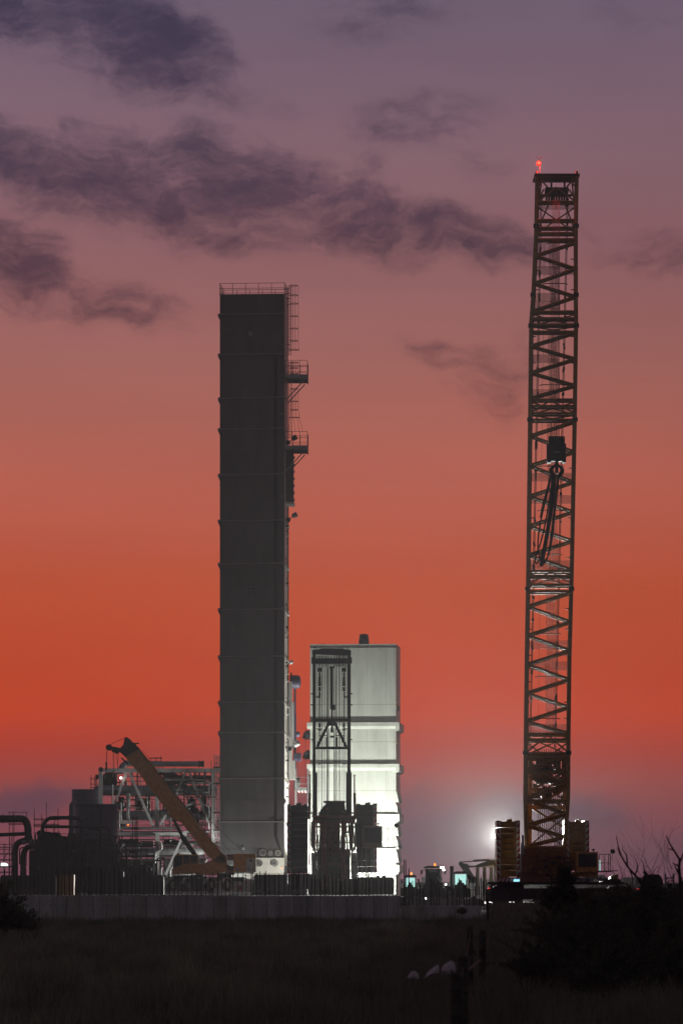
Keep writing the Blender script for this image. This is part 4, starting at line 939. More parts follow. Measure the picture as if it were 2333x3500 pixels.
# carrier and wheels
b = MB(); mbx(b, 560, 3004, 700, 3032, OD - .6, 2.2); mbx(b, 690, 2998, 835, 3012, OD - .2, 1.8); b.prism([O(560, 3030, -.8), O(562, 3006, -.8), O(590, 2994, -.8), O(690, 2990, -.8), O(700, 3010, -.8), O(700, 3032, -.8)], (0, 2.6, 0)); mbx(b, 744, 2985, 790, 3000, OD, 1); b.build('carrier', BLACK, mo)
def wheel(par, c, r, w, yaw, fender=True):
    ax = Vector((math.sin(yaw), -math.cos(yaw), 0)); c = Vector(c)
    b = MB(); b.lathe(c - ax * w / 2, ax, [(0, r * .6), (.02, r * .93), (w * .2, r), (w * .8, r), (w - .02, r * .93), (w, r * .6), (w * .7, r * .55)], 28); wh = b.build('wheel', RUBBER, par)
    b = MB(); b.lathe(c + ax * w * .25, ax, [(0, r * .56), (w * .2, r * .56), (w * .12, r * .5), (w * .05, r * .3), (w * .25, r * .22), (w * .27, r * .05)], 20); b.build('rim', STEELW, wh)
    side = Vector((ax.y * -1, ax.x, 0))
    for k in range(8):
        a = k * math.pi / 4; q = c + ax * (w * .46) + (side * math.cos(a) + Vector((0, 0, 1)) * math.sin(a)) * r * .4
        cyl('wheel_nut', q, q + ax * .05, .035, GALV, wh)
    if fender:
        pts = [c + (side * math.cos(a) + Vector((0, 0, 1)) * math.sin(a)) * r * 1.18 for a in [math.pi * (.06 + .1 * k) for k in range(10)]]
        b = MB()
        for p, q in zip(pts[:-1], pts[1:]): b.bar(p, q, w * 1.1 if abs(ax.y) < .3 else w, .04)
        b.build('mudguard', STEELW, par)
for x in (717, 775, 640, 590): wheel(mo, O(x, 3024, -.7), .62, .42, .85)
bx('axle_bar', 735, 3013, 752, 3017, OD - .6, .2, STEELW, mo)
for x, y in ((655, 2990), (676, 2999), (640, 3001)): bx('marker_plate', x, y, x + 8, y + 4, OD - .85, .05, STEELW, mo)
cyl('exhaust_stack', O(697, 2945, -.3), O(697, 2921, -.3), .06, STEELW, mo)

# ---------------------------------------------------------------- pipe rack module
KD = 400.0
rk = T('pipe_rack_module', 'white steel truss frame full of pipes and round vessels behind the orange crane boom', 'pipe rack', P(560, 3050, KD))
def K(x, y, d=0): return P(x, y, KD + d)
for (x0, y0, x1, y1, w, d, nm) in [(345, 2630, 345, 2750, .42, 0, 'column'), (439, 2712, 439, 2812, .36, 1, 'column'), (537, 2712, 537, 2826, .4, .5, 'column'), (538, 2854, 538, 3046, .4, -1, 'column'), (729, 2627, 729, 2890, .45, 0, 'column'),
        (338, 2633, 752, 2633, .4, 0, 'beam'), (404, 2810, 460, 2810, .3, 0, 'beam'), (404, 2850, 640, 2850, .3, -.5, 'beam'), (640, 2676, 752, 2676, .22, .5, 'beam'), (404, 2920, 530, 2920, .2, -.2, 'beam'), (404, 2843, 752, 2843, .16, 0, 'beam'),
        (434, 2640, 389, 2752, .26, 0, 'brace'), (442, 2640, 525, 2826, .26, 0, 'brace'), (634, 2637, 604, 2715, .22, 0, 'brace'), (648, 2642, 712, 2812, .26, 0, 'brace'), (568, 2785, 548, 2820, .24, 0, 'brace'), (424, 2884, 410, 2920, .24, -.3, 'brace'), (622, 2866, 562, 3000, .24, -.6, 'brace'), (466, 2895, 502, 3000, .22, -.6, 'brace')]:
    bar(nm, K(x0, y0, d), K(x1, y1, d), w, STEELW, rk)
cyl('beam_end', K(345, 2630, -.4), K(345, 2630, .4), .26, DARK, rk)
for (x0, x1, yc, r, d, m) in [(330, 735, 2702, 17.5, 2.5, PIPE), (404, 725, 2787, 16, 2.5, PIPE), (404, 690, 2914, 17, 1.6, PIPE), (500, 700, 2990, 16, 2.4, PIPE)]:
    b = MB(); b.lathe(K(x0, yc, d), (1, 0, 0), [(-.35, r * .2 * KD / F), (-.1, r * .8 * KD / F), (0, r * KD / F), ((x1 - x0) * KD / F, r * KD / F), ((x1 - x0) * KD / F + .2, r * .75 * KD / F)], 24); vs = b.build('vessel', m, rk)
    for k in range(1, 5):
        xx = x0 + (x1 - x0) * k / 5; b = MB(); b.lathe(K(xx, yc, d), (1, 0, 0), [(0, r * KD / F + .03), (.08, r * KD / F + .03)], 24); b.build('strap', GALV, vs)
    for k in (1, 3): b = MB(); b.lathe(K(x0 + (x1 - x0) * k / 4, yc - r + 1, d), (0, 0, 1), [(0, .14), (.3, .14), (.3, .2), (.36, .2)], 12); b.build('nozzle', PIPE, vs)
def pipe(par, pts, r, m=PIPE, D0=KD, d=0, rad=.7, name='pipe', n=12):
    b = MB(); b.tube(elbow([P(x, y, D0 + d) for x, y in pts], rad), r * D0 / F, n); return b.build(name, m, par)
pipe(rk, [(424, 2640), (424, 2611), (690, 2611)], 9, PIPE, d=1, rad=.5)
pipe(rk, [(415, 2645), (415, 2618), (440, 2606)], 10, NAVYL, d=1.3)
b = MB(); b.lathe(K(678, 2611, 1), (1, 0, 0), [(0, .34), (.1, .34), (.1, .3), (.45, .3), (.5, .36), (.6, .36)], 16); b.build('flange', DARK, rk)
for pts, r, m, d in [([(385, 2682), (385, 2752)], 3, STEELW, -.3), ([(414, 2742), (414, 2808)], 3.2, STEELW, -.3), ([(714, 2682), (714, 2835)], 3, STEELW, -.5), ([(637, 2770), (637, 2750), (712, 2750), (712, 2760)], 2.6, STEELW, -.6),
        ([(650, 2744), (664, 2744)], 4, STEELW, -.6), ([(551, 2880), (553, 2900), (545, 2908), (533, 2912), (530, 2930), (530, 3042)], 3.3, STEELW, -1.3), ([(552, 2905), (552, 2880), (548, 2876)], 3, STEELW, -1.5),
        ([(551, 3025), (551, 2960), (548, 2954)], 3.4, STEELW, -1.6), ([(582, 3005), (582, 2972), (590, 2962), (592, 2945)], 3.6, STEELW, -1.5), ([(518, 2985), (518, 3040)], 1.8, STEELW, -1.5), ([(404, 2831), (620, 2831)], 5, PIPE, -.2),
        ([(404, 2856), (640, 2856)], 4, PIPE, .2), ([(415, 2870), (600, 2870)], 2, DARK, 0), ([(556, 2666), (705, 2666), (716, 2674), (716, 2690)], 2.2, STEELW, -.2), ([(470, 3014), (496, 3014)], 2.5, STEELW, -1), ([(498, 3034), (520, 3034)], 2.5, STEELW, -1), ([(440, 2730), (440, 2812)], 3, STEELW, .2),
        ([(478, 2720), (478, 2770)], 5, DARK, 4), ([(508, 2722), (508, 2772)], 6, DARK, 4), ([(466, 2720), (466, 2772)], 5, PIPE, 4), ([(600, 2725), (600, 2775)], 6, DARK, 4), ([(560, 2722), (560, 2775)], 4, DARK, 4), ([(655, 2722), (655, 2776)], 6, DARK, 4), ([(690, 2725), (690, 2776)], 4, DARK, 4), ([(700, 2640), (700, 2700)], 4, PIPE, 1),
        ([(404, 2890), (640, 2890)], 2, DARK, 1), ([(420, 2940), (640, 2940)], 2.4, DARK, 1), ([(404, 2960), (700, 2960)], 3, DARK, 3)]:
    pipe(rk, pts, r, m, d=d, rad=.3)
for (x0, y0, x1, y1) in [(352, 2646, 400, 2684), (556, 2648, 600, 2684), (606, 2655, 640, 2684), (656, 2650, 700, 2680), (405, 2724, 425, 2768), (470, 2728, 500, 2768), (560, 2740, 590, 2770), (640, 2730, 668, 2772), (405, 2868, 470, 2896), (480, 2874, 524, 2896), (560, 2872, 610, 2896), (404, 2936, 530, 3046), (560, 2934, 700, 3046), (404, 2816, 430, 2826), (690, 2700, 706, 2770), (500, 2650, 540, 2682)]:
    bh_ = bx('equipment_casing', x0, y0, x1, y1, KD + 5 + R.random(), .8, R.choice([BLACK, DARK]), rk)
for k in range(95):
    x = R.uniform(404, 735); y = R.uniform(2650, 3010)
    if R.random() < .5: pts_ = [(x, y), (x, min(3040, y + R.uniform(20, 110)))]
    else: pts_ = [(x, y), (min(748, x + R.uniform(20, 130)), y)]
    if R.random() < .35: pts_.append((pts_[-1][0] + R.uniform(-14, 14), pts_[-1][1] + R.uniform(8, 30)))
    pipe(rk, pts_, R.uniform(1, 2.8), R.choice([STEELW, PIPE, DARK, DARK, GALV, BLACK, BLACK, DARK]), d=R.uniform(-.8, 4.5), rad=.3, n=8)
for (x0, x1, y) in [(404, 560, 2948), (404, 700, 2878), (560, 730, 2818), (350, 430, 2672), (560, 740, 2652), (404, 520, 2772)]:
    bx('cable_tray', x0, y, x1, y + 4, KD + 3, .6, DARK, rk)
    for k in range(int((x1 - x0) / 24)): bx('tray_support', x0 + 10 + k * 24, y + 4, x0 + 12 + k * 24, y + 18, KD + 3.2, .1, DARK, rk)
for x in (452, 470, 620, 665, 682): bar('hanger', K(x, 2640, 1.5), K(x, 2690, 1.5), .14, DARK, rk)
b = MB(); b.lathe(K(396, 2708, -.2), (0, -1, 0), [(-.3, .3), (0, .34), (.03, .2)], 18); b.build('manway', BLACK, rk)
for (x0, y0, x1, y1) in [(340, 2642, 400, 2660), (560, 2640, 630, 2660), (640, 2655, 750, 2682), (590, 2655, 640, 2680), (404, 2740, 430, 2760), (660, 2760, 712, 2790), (404, 2870, 480, 2888), (560, 2930, 700, 2960), (404, 2990, 520, 3046), (600, 2860, 700, 2900), (500, 3025, 640, 3046), (500, 2640, 560, 2656)]:
    b = MB()
    for k in range(14):
        x, y = R.uniform(x0, x1), R.uniform(y0, y1); p = K(x, y, R.uniform(1, 4)); b.box(p, (R.uniform(.1, 1.2), .3, R.uniform(.06, .5)))
        b.cyl(p, p + Vector((R.uniform(-.8, .8), 0, R.uniform(-.9, .9))), .04, n=5)
    b.build('equipment_cluster', R.choice([DARK, DARK, GALV, BLACK]), rk)['kind'] = 'stuff'
for (x, y) in [(413, 2659)]: bx('work_lamp', x - 3, y - 3, x + 4, y + 3, KD - .5, .2, WLAMP, rk)
for y in (2700, 2716, 2732, 2806, 2820): bar('handrail', K(404, y, 5), K(752, y, 5), .05, DARK, rk)
for x in range(410, 752, 22): bar('rail_post', K(x, 2650, 5), K(x, 2735, 5), .04, DARK, rk)
# stair and ladder tower at the right end
st = T('ladder_tower', 'narrow bright ladder and scaffold column pressed between pipe rack and tall tower', 'scaffold', P(740, 3050, 398))
for x in (733, 741, 749): cyl('pole', P(x, 2578 + R.uniform(0, 12), 398), P(x, 2890, 398), .045, GALV, st)
for y in range(2592, 2890, 17): bar('rung', P(735, y, 398), P(750, y, 398), .05, GALV if y % 2 else STEELW, st)
for y in (2620, 2676, 2775, 2835, 2882): b = MB(); mbx(b, 728, y, 751, y + 4, 397.5, 1.2); b.build('deck', DARK, st)
for y in (2583, 2610, 2764, 2800): bar('rail', P(728, y, 398), P(751, y, 398), .05, STEELW, st)

# ---------------------------------------------------------------- blue-grey tanks on the left
tk = T('stepped_storage_tank', 'tall flat-topped blue-grey tank with a side duct, left of the pipe rack', 'tank', P(290, 3050, 389))
b = MB(); c = P(292, 3046, 389); b.lathe(c, (0, 0, 1), [(0, 45.5 * 389 / F), (PZ(2700, 389) - c.z, 45.5 * 389 / F), (PZ(2700, 389) - c.z + .05, 44 * 389 / F)], 40); tkm = b.build('shell', NAVYL, tk)
for y in (2703, 2720, 2740): b = MB(); b.lathe((c.x, c.y, PZ(y, 389)), (0, 0, 1), [(0, 45.5 * 389 / F + .04), (.1, 45.5 * 389 / F + .04)], 40); b.build('hoop', NAVYL, tk)
pipe(tk, [(262, 2745), (246, 2748), (245, 2770), (245, 2860)], 9, NAVYL, 386, 0, .5, 'side_duct', 14)
fk = T('broad_storage_tank', 'broad dark navy tank in front of the stepped one, left of the crane boom tip', 'tank', P(330, 3050, 383))
b = MB(); c = P(329, 3046, 383); b.lathe(c, (0, 0, 1), [(0, 74 * 383 / F), (PZ(2751, 383) - c.z, 74 * 383 / F), (PZ(2751, 383) - c.z + .06, 72 * 383 / F)], 44); b.build('shell', NAVY, fk)
for y in (2756, 2800, 2850, 2900): b = MB(); b.lathe((c.x, c.y, PZ(y, 383)), (0, 0, 1), [(0, 74 * 383 / F + .04), (.08, 74 * 383 / F + .04)], 44); b.build('hoop', NAVY, fk)
b = MB(); b.cyl(P(346, 2760, 380.7), P(346, 2850, 380.7), .07); b.cyl(P(318, 2775, 380.7), P(318, 2830, 380.7), .05); b.build('riser', DARK, fk)

# ---------------------------------------------------------------- black process pipework at far left
LD = 372.0
def big(pts, r, label, d=0, rad=1.2, m=BLACK, extra=None):
    t_ = T('process_pipe', label, 'pipe', P(pts[-1][0], 3050, LD + d), 'bent process pipes at the left of the plant')
    pipe(t_, pts, r, m, LD, d, rad, 'pipe_run', 16)
    for (x, y, ax) in (extra or []):
        b = MB(); b.lathe(P(x, y, LD + d), ax, [(0, (r + 2.5) * LD / F), (.12, (r + 2.5) * LD / F)], 18); b.build('flange', m, t_)
    return t_
elbowed = big([(-60, 2799), (88, 2799), (97, 2830), (96, 2850), (103, 2880)], 12.5, 'thick black pipe leaving the left frame edge and elbowing down', 0, 1.0, extra=[(-4, 2799, (1, 0, 0)), (9, 2799, (1, 0, 0))])
big([(-60, 2854), (20, 2853), (98, 2849)], 6.5, 'straight thinner black pipe just below the thick elbowed one', .8)
arch_outer = big([(52, 3052), (52, 2905), (60, 2880), (90, 2872)], 10.5, 'outermost arched black pipe rising beside the left scaffold, pale cap on its end', .5, 1.1, extra=[(84, 2873, (1, 0, 0))])
big([(80, 3052), (80, 2922), (90, 2896), (125, 2892)], 10, 'inner arched black pipe nested against the outermost one', -.5, 1.1)
big([(146, 2845), (146, 2822), (166, 2795), (256, 2795), (281, 2800), (281, 2960)], 6.5, 'long black pipe arching over the skid and running flat to the navy tank', -.8, .9, extra=[(236, 2795, (1, 0, 0))])
big([(150, 2826), (360, 2826), (376, 2836), (376, 2950)], 5.2, 'low black pipe bridging the skid top and turning down before the navy tank', -1.4, .6)
big([(300, 2832), (338, 2834), (347, 2848), (347, 2945)], 4, 'thin black pipe curling down in front of the navy tank', -1.8, .5)
for (x, y, r) in ((84, 2879, 7.5), (111, 2880, 11)):
    cp = arch_outer if x == 84 else elbowed
    b = MB(); b.lathe(P(x, y, LD - 1), (.2, -1, 0), [(-.2, r * LD / F), (0, r * LD / F), (.1, r * .8 * LD / F), (.16, r * .3 * LD / F)], 18); b.build('end_cap', NAVYL, cp)
    b = MB(); b.lathe(P(x, y, LD - 1), (.2, -1, 0), [(-.3, r * LD / F * 1.1), (-.2, r * LD / F * 1.1)], 18); b.build('cap_ring', DARK, cp)
# equipment skid
sk = T('process_skid', 'black crowded equipment skid with a round hatch, behind the left stretch of wall', 'process skid', P(250, 3050, LD))
for (x0, x1, y0) in [(100, 116, 2905), (116, 128, 2868), (128, 150, 2838), (150, 204, 2846), (204, 232, 2858), (232, 262, 2849), (262, 290, 2882), (290, 338, 2868), (338, 366, 2896), (366, 405, 2884), (405, 436, 2948), (436, 462, 2962), (462, 500, 2955), (500, 532, 2978), (532, 566, 2990)]:
    b = MB(); z = P(x0, y0, LD + 1.5); z2 = P(x1, 3052, LD + 1.5); c_ = .12
    b.prism([(z.x, z.y, z2.z), (z.x, z.y, z.z - c_), (z.x + c_, z.y, z.z), (z2.x - c_, z.y, z.z), (z2.x, z.y, z.z - c_), (z2.x, z.y, z2.z)], (0, 1.6 + R.random() * 1.5, 0)); hb_ = b.build('housing', R.choice([BLACK, DARK, BLACK]), sk)
    for k in range(4):
        x = R.uniform(x0 + 1, max(x0 + 2, x1 - 6)); y = R.uniform(y0 + 5, 3035); bx('housing_fitting', x, y, x + R.uniform(3, 9), y + R.uniform(3, 16), LD + 1.2, .3, R.choice([DARK, BLACK, MATTBLK]), hb_)
for k in range(26):
    x = R.uniform(104, 560); yb_ = 2845 + max(0, x - 380) * .5 + R.uniform(0, 60); xl_ = x + R.choice([-1, 1]) * R.uniform(8, 40); 
    pipe(sk, [(x, 3050), (x, yb_), (xl_, yb_), (xl_, yb_ + R.uniform(15, 90))], R.uniform(1.4, 3.6), R.choice([DARK, BLACK, BLACK]), LD, .3 - R.random() * 1.2, .3, n=8)
b = MB(); c = P(168, 2876, LD + 1.3); b.lathe(c, (0, -1, 0), [(0, 15 * LD / F), (.3, 15 * LD / F), (.3, 17 * LD / F), (.36, 17 * LD / F), (.36, 14 * LD / F), (.1, 13 * LD / F)], 26); b.build('hatch', DARK, sk)
for k in range(60):
    x, y = R.uniform(108, 520), R.uniform(2845, 3045)
    if y < 2838 + max(0, x - 360) * .6: continue
    w, h = R.uniform(4, 40), R.uniform(3, 14)
    if R.random() < .45: w, h = R.uniform(2, 4), R.uniform(25, 80)
    bx('skid_fitting', x, y, min(x + w, 540), min(y + h, 3050), LD + .6 - R.random(), .5, R.choice([BLACK, DARK, DARK, BLACK, MATTBLK]), sk)
for (x, y, r) in ((227, 2903, 3), (250, 2908, 4.5), (125, 2990, 9), (190, 2950, 12), (300, 2980, 16), (430, 2975, 14)):
    b = MB(); b.lathe(P(x, y, LD + .4), (0, -1, 0), [(0, r * LD / F), (.3, r * LD / F), (.34, r * .6 * LD / F)], 16); b.build('round_cover', NAVYL if r < 5 else DARK, sk)
for pts, r in [([(150, 2940), (150, 2870), (165, 2856)], 2), ([(187, 2860), (187, 3040)], 1.6), ([(281, 2900), (281, 3000), (330, 3000)], 2), ([(270, 2940), (270, 3040)], 1.2), ([(230, 2960), (330, 2960)], 2), ([(200, 3028), (330, 3028)], 3), ([(330, 2870), (380, 2870), (400, 2890), (400, 3040)], 2.6), ([(120, 3024), (175, 3024)], 1.2)]:
    pipe(sk, pts, r, DARK, LD, -.5, .3)
yb = T('yellow_crate', 'dull yellow upright crate behind the rebar, low in front of the black skid', 'crate', P(224, 3055, 350))
b = MB(); mbx(b, 194, 2990, 253, 3068, 350, 1.5); b.build('body', YEL, yb)
for x in (196, 209, 223, 237, 251): bx('batten', x - 1.2, 2989, x + 1.2, 3068, 349.95, .06, YELD, yb)
for y in (2991, 3012, 3034): bx('rail', 194, y, 253, y + 2.5, 349.9, .05, YELD, yb)
# low dark stores behind the wall
def lowbox(x0, y0, x1, D, label, m, cat='equipment', cut=6, name='covered_plant'):
    t_ = T(name, label, cat, P((x0 + x1) / 2, 3052, D)); d = cut
    b = MB(); b.prism([P(x, y, D) for x, y in [(x0, 3060), (x0 + d * .5, y0 + d), (x0 + d * 1.2, y0), (x1 - d, y0), (x1, y0 + d * .8), (x1, 3060)]], (0, 2.5, 0)); o = b.build('cover', m, t_)
    for k in range(max(2, int((x1 - x0) / 26))):
        x = x0 + d + k * 26 + 5
        if x < x1 - 6: bx('tie_strap', x, y0 + 1, x + 2, 3060, D - .03, .04, BLACK, t_)
    bx('skirt', x0 + 2, 3046, x1 - 2, 3060, D - .1, .1, BLACK, t_)
    return t_
TARP = mat('dark_tarpaulin', (.05, .05, .055), .6, var=.25, scale=1.2, bump=.5)
lowbox(864, 2989, 982, 365, 'low dark tarpaulin-covered equipment at the foot of the tall tower', TARP)
lowbox(982, 2987, 1068, 364, 'low dark covered load between the tower foot and the rear-view crane', BLACK)
lowbox(300, 2975, 420, 362, 'black covered bundle in front of the navy tank, behind the rebar', BLACK)
lowbox(420, 2992, 560, 361, 'long black covered bundle under the pipe rack, behind the rebar', BLACK)
lowbox(0, 2992, 190, 361, 'black covered bundle at the far left behind the wall', BLACK)
lowbox(1218, 2998, 1345, 362, 'dark flatbed load right of the rear-view crane, below the white building', BLACK, 'trailer')
pb = T('pale_crate', 'small pale grey crate low behind the wall beside the rear-view crane', 'crate', P(1022, 3058, 340))
bx('body', 993, 3040, 1051, 3066, 340, 1.5, GALV, pb)
for x in (994, 1012, 1031, 1049): bx('batten', x - 1.5, 3039, x + 1.5, 3066, 339.94, .06, DARK, pb)
# tower-foot cabinet with warning triangle, red pump
cab = T('electrical_cabinet', 'pale cabinet with a yellow warning triangle at the tall tower foot behind rebar', 'cabinet', P(820, 3050, 390))
bx('body', 754, 3004, 862, 3049, 392, 1.2, STEELW, cab)
for x in (790, 826): bx('door_seam', x, 3006, x + .8, 3046, 391.97, .05, SEAMM, cab)
b = MB(); b.prism([P(822, 3015, 391.9), P(831, 3015, 391.9), P(826.5, 3007, 391.9)], (0, .05, 0)); b.build('warning_triangle', YEL, cab)
ht = T('red_hydrant_pump', 'small dull red pump standing on the ground left of the tower-foot barrier', 'pump', P(820, 3048, 386))
b = MB(); b.lathe(P(820, 3047, 386), (0, 0, 1), [(0, .16), (.1, .12), (.4, .12), (.45, .18), (.6, .1), (.62, .05)], 12); b.build('body', RED, ht); cyl('outlet', P(815, 3036, 386), P(826, 3036, 386), .07, RED, ht)
bar_ = T('white_barrier_poles', 'fallen pale barrier poles crossing low at the tall tower foot', 'barrier', P(850, 3056, 360))
for (x0, y0, x1, y1) in ((802, 3060, 830, 3048), (815, 3042, 865, 3045), (840, 3046, 866, 3040), (838, 3049, 893, 3046), (840, 3048, 844, 3060), (902, 3048, 902, 3062), (796, 3030, 796, 3060)): bar('pole', P(x0, y0, 360), P(x1, y1, 360), .05, STEELW, bar_)
# ---------------------------------------------------------------- scaffolds
def scaffold(xs_, ys_, D, label, y1=3050, tops=None, m=DARK, r=.03, n_extra=0, dd=1.4, planks=()):
    t_ = T('scaffold', label, 'scaffold', P((xs_[0] + xs_[-1]) / 2, y1, D), 'tube scaffolds around the plant')
    for i, x in enumerate(xs_):
        yt = (tops[i] if tops else ys_[0] - R.uniform(6, 22))
        cyl('pole', P(x, yt, D), P(x, y1, D), r, m, t_)
        if i % 2: cyl('pole', P(x + 4, ys_[0] - 3, D + dd), P(x + 4, y1, D + dd), r, m, t_)
    for y in ys_:
        cyl('ledger', P(xs_[0] - 4, y, D - .06), P(xs_[-1] + 4, y, D - .06), r, m, t_)
        if R.random() < .6: cyl('ledger', P(xs_[0] - 2, y + 3, D + dd), P(xs_[-1] + 5, y + 3, D + dd), r, m, t_)
    for k in range(n_extra):
        x = R.choice(xs_[:-1]); y = R.choice(ys_[:-1]); cyl('diagonal', P(x, y + 30, D), P(x + 22, y, D), r, m, t_)
    for (a, c, y) in planks: b = MB(); mbx(b, a, y, c, y + 3, D, dd); b.build('plank', DARK, t_)
    return t_
scaffold([-20, 14, 34, 40, 45], [2886, 2895, 2904, 2917, 2938, 2960, 2980, 3000, 3020], 376, 'dense dark scaffold at the left frame edge beneath the black pipes', tops=[2880, 2884, 2860, 2862, 2778], n_extra=4, planks=[(-20, 40, 2938), (-20, 60, 2960)])
scaffold([118, 143, 159, 184, 199], [2799, 2817, 2823, 2846], 378, 'tall thin scaffold poles standing above the black skid against the sunset', tops=[2764, 2784, 2740, 2812, 2762])
scaffold([33, 45, 92], [2776, 2815], 379, 'three short scaffold poles poking up through the thick black pipe', tops=[2775, 2778, 2776], y1=2960)
scaffold([312, 324, 332], [2662, 2680, 2692], 388, 'small scaffold crown on top of the stepped blue-grey tank', tops=[2650, 2653, 2655], y1=2702)
scaffold([454, 462, 470], [2795, 2812, 2830, 2850, 2870, 2890, 2910, 2930, 2950, 2970, 2990, 3010], 376, 'tall narrow scaffold column in front of the pipe rack, left half', tops=[2790, 2793, 2791], r=.035)
scaffold([404, 430, 480, 500, 525], [2905, 2925, 2945, 2975, 3000, 3020], 374, 'wide low scaffold below the pipe rack between black skid and white column', n_extra=3, tops=[2880, 2900, 2880, 2895, 2900])
scaffold([204, 236, 262, 300, 330, 362, 392], [2850, 2872, 2900, 2925, 2950, 2975, 3000, 3025], 367, 'broad black scaffold wrapping the skid in front of the navy tank', n_extra=6, tops=[2840, 2838, 2846, 2845, 2850, 2848, 2846], r=.026)
scaffold([112, 140, 163, 186], [2870, 2894, 2930, 2960, 2985, 3010, 3030], 368, 'black scaffold over the round hatch of the skid', n_extra=2, tops=[2862, 2850, 2852, 2846], r=.026)
scaffold([640, 668, 700, 722], [2640, 2668, 2700, 2812, 2835], 399, 'scaffold rails on the right half of the pipe rack', y1=2900, tops=[2630, 2634, 2628, 2600], r=.03)
scaffold([515, 530, 550], [2590, 2602], 402, 'bent scaffold bracket standing on the top pipe of the rack', y1=2622, tops=[2600, 2597, 2585], r=.03)
lg = T('site_lamp', 'small bright lamp glowing between scaffold poles at the left frame edge', 'lamp', P(14, 2965, 374))
b = MB(); b.prism([P(3, 2960, 374), P(28, 2960, 374), P(27, 2953, 374), P(18, 2949, 374), P(5, 2949, 374)], (0, .3, 0)); b.build('lens', glow('multicolour_lamp', (.75, .9, .8), 1.6), lg); bx('bracket', 1, 2960, 32, 2963, 374, .4, BLACK, lg)
for (x, y, c_) in ((438, 2819, AMBER), (963, 2966, AMBER)):
    l_ = T('indicator_lamp', 'tiny orange lamp among the pipes of the rack' if x < 500 else 'tiny amber lamp at the lower right of the tall tower', 'lamp', P(x, y, 395)); bx('lens', x - 2.5, y - 2, x + 2.5, y + 2, 395, .1, c_, l_); bx('housing', x - 3, y - 3.5, x + 3, y - 2, 395, .15, DARK, l_)
# ---------------------------------------------------------------- flood lamps on masts (the light of the site)
def light_tower(x, D, h, label, energy, aim, spot=None, zb=0.0, col=(1, .99, .93), blend=.5):
    X = PX(x, D); t_ = T('light_tower', label, 'light tower', (X, D, zb))
    b = MB(); b.box((X, D, zb + .7), (1.3, 1.8, .8)); b.box((X, D - .8, zb + .35), (.3, 1.2, .12)); b.build('generator', YEL, t_)
    for s in (-1, 1): cyl('wheel', (X + s * .7, D, zb + .3), (X + s * .85, D, zb + .3), .3, RUBBER, t_)
    b = MB(); b.cyl((X, D, zb + 1), (X, D, zb + h - .3), .06, n=8); b.build('mast', GALV, t_)
    aim = Vector(aim).normalized(); q = Vector((X, D, zb + h)); side = Vector((-aim.y, aim.x, 0)).normalized()
    for k in (-1, 1):
        c = q + side * .32 * k; b = MB(); b.lathe(c - aim * .3, aim, [(0, .08), (.15, .2), (.28, .25)], 12); hd_ = b.build('lamp_head', DARK, t_)
        b = MB(); b.lathe(c - aim * .02, aim, [(0, .2), (.02, .2)], 12); b.build('lamp_glass', FLOODG, hd_)
    l = bpy.data.lights.new('flood', 'SPOT' if spot else 'POINT'); l.energy = energy; l.color = col; l.shadow_soft_size = .25
    if spot: l.spot_size = math.radians(spot); l.spot_blend = blend
    o = bpy.data.objects.new('flood', l); reg(o, Matrix.Translation(q + aim * .35) @ aim.to_track_quat('-Z', 'Y').to_matrix().to_4x4(), t_)
    return t_
light_tower(1706, 405, 6.7, 'tall floodlight mast behind the yellow counterweight stack, source of the white glare', 290000, (-.12, -1, .12), spot=86, blend=.7)
light_tower(1150, 418.5, 2.6, 'low floodlight mast between rear-view crane and white building', 9500, (.1, 1, .35), spot=128, zb=0)
light_tower(1300, 418.5, 2.5, 'low floodlight at the right foot of the white building, behind the flatbed load', 9500, (-.1, 1, .35), spot=128)
light_tower(800, 412, 8, 'floodlight mast behind the tall tower shining towards the pipe rack', 9000, (-1, -.12, -.02), spot=100, zb=.9)
light_tower(1256, 402, 3.0, 'floodlight mast behind the right-hand black counterweight stack, raking the tall tower side', 26000, (-1, .02, .9), spot=78, zb=.9)

light_tower(836, 396, 3.0, 'short floodlight mast behind the orange crane counterweight, lighting the pipe rack', 2600, (-1, .28, .2), spot=92, zb=.9)
light_tower(1012, 393, 1.8, 'short floodlight mast behind the black counterweight stack, washing the tall tower foot', 1000, (-.75, .75, .25), spot=120, zb=.9, col=(1, .9, .74))
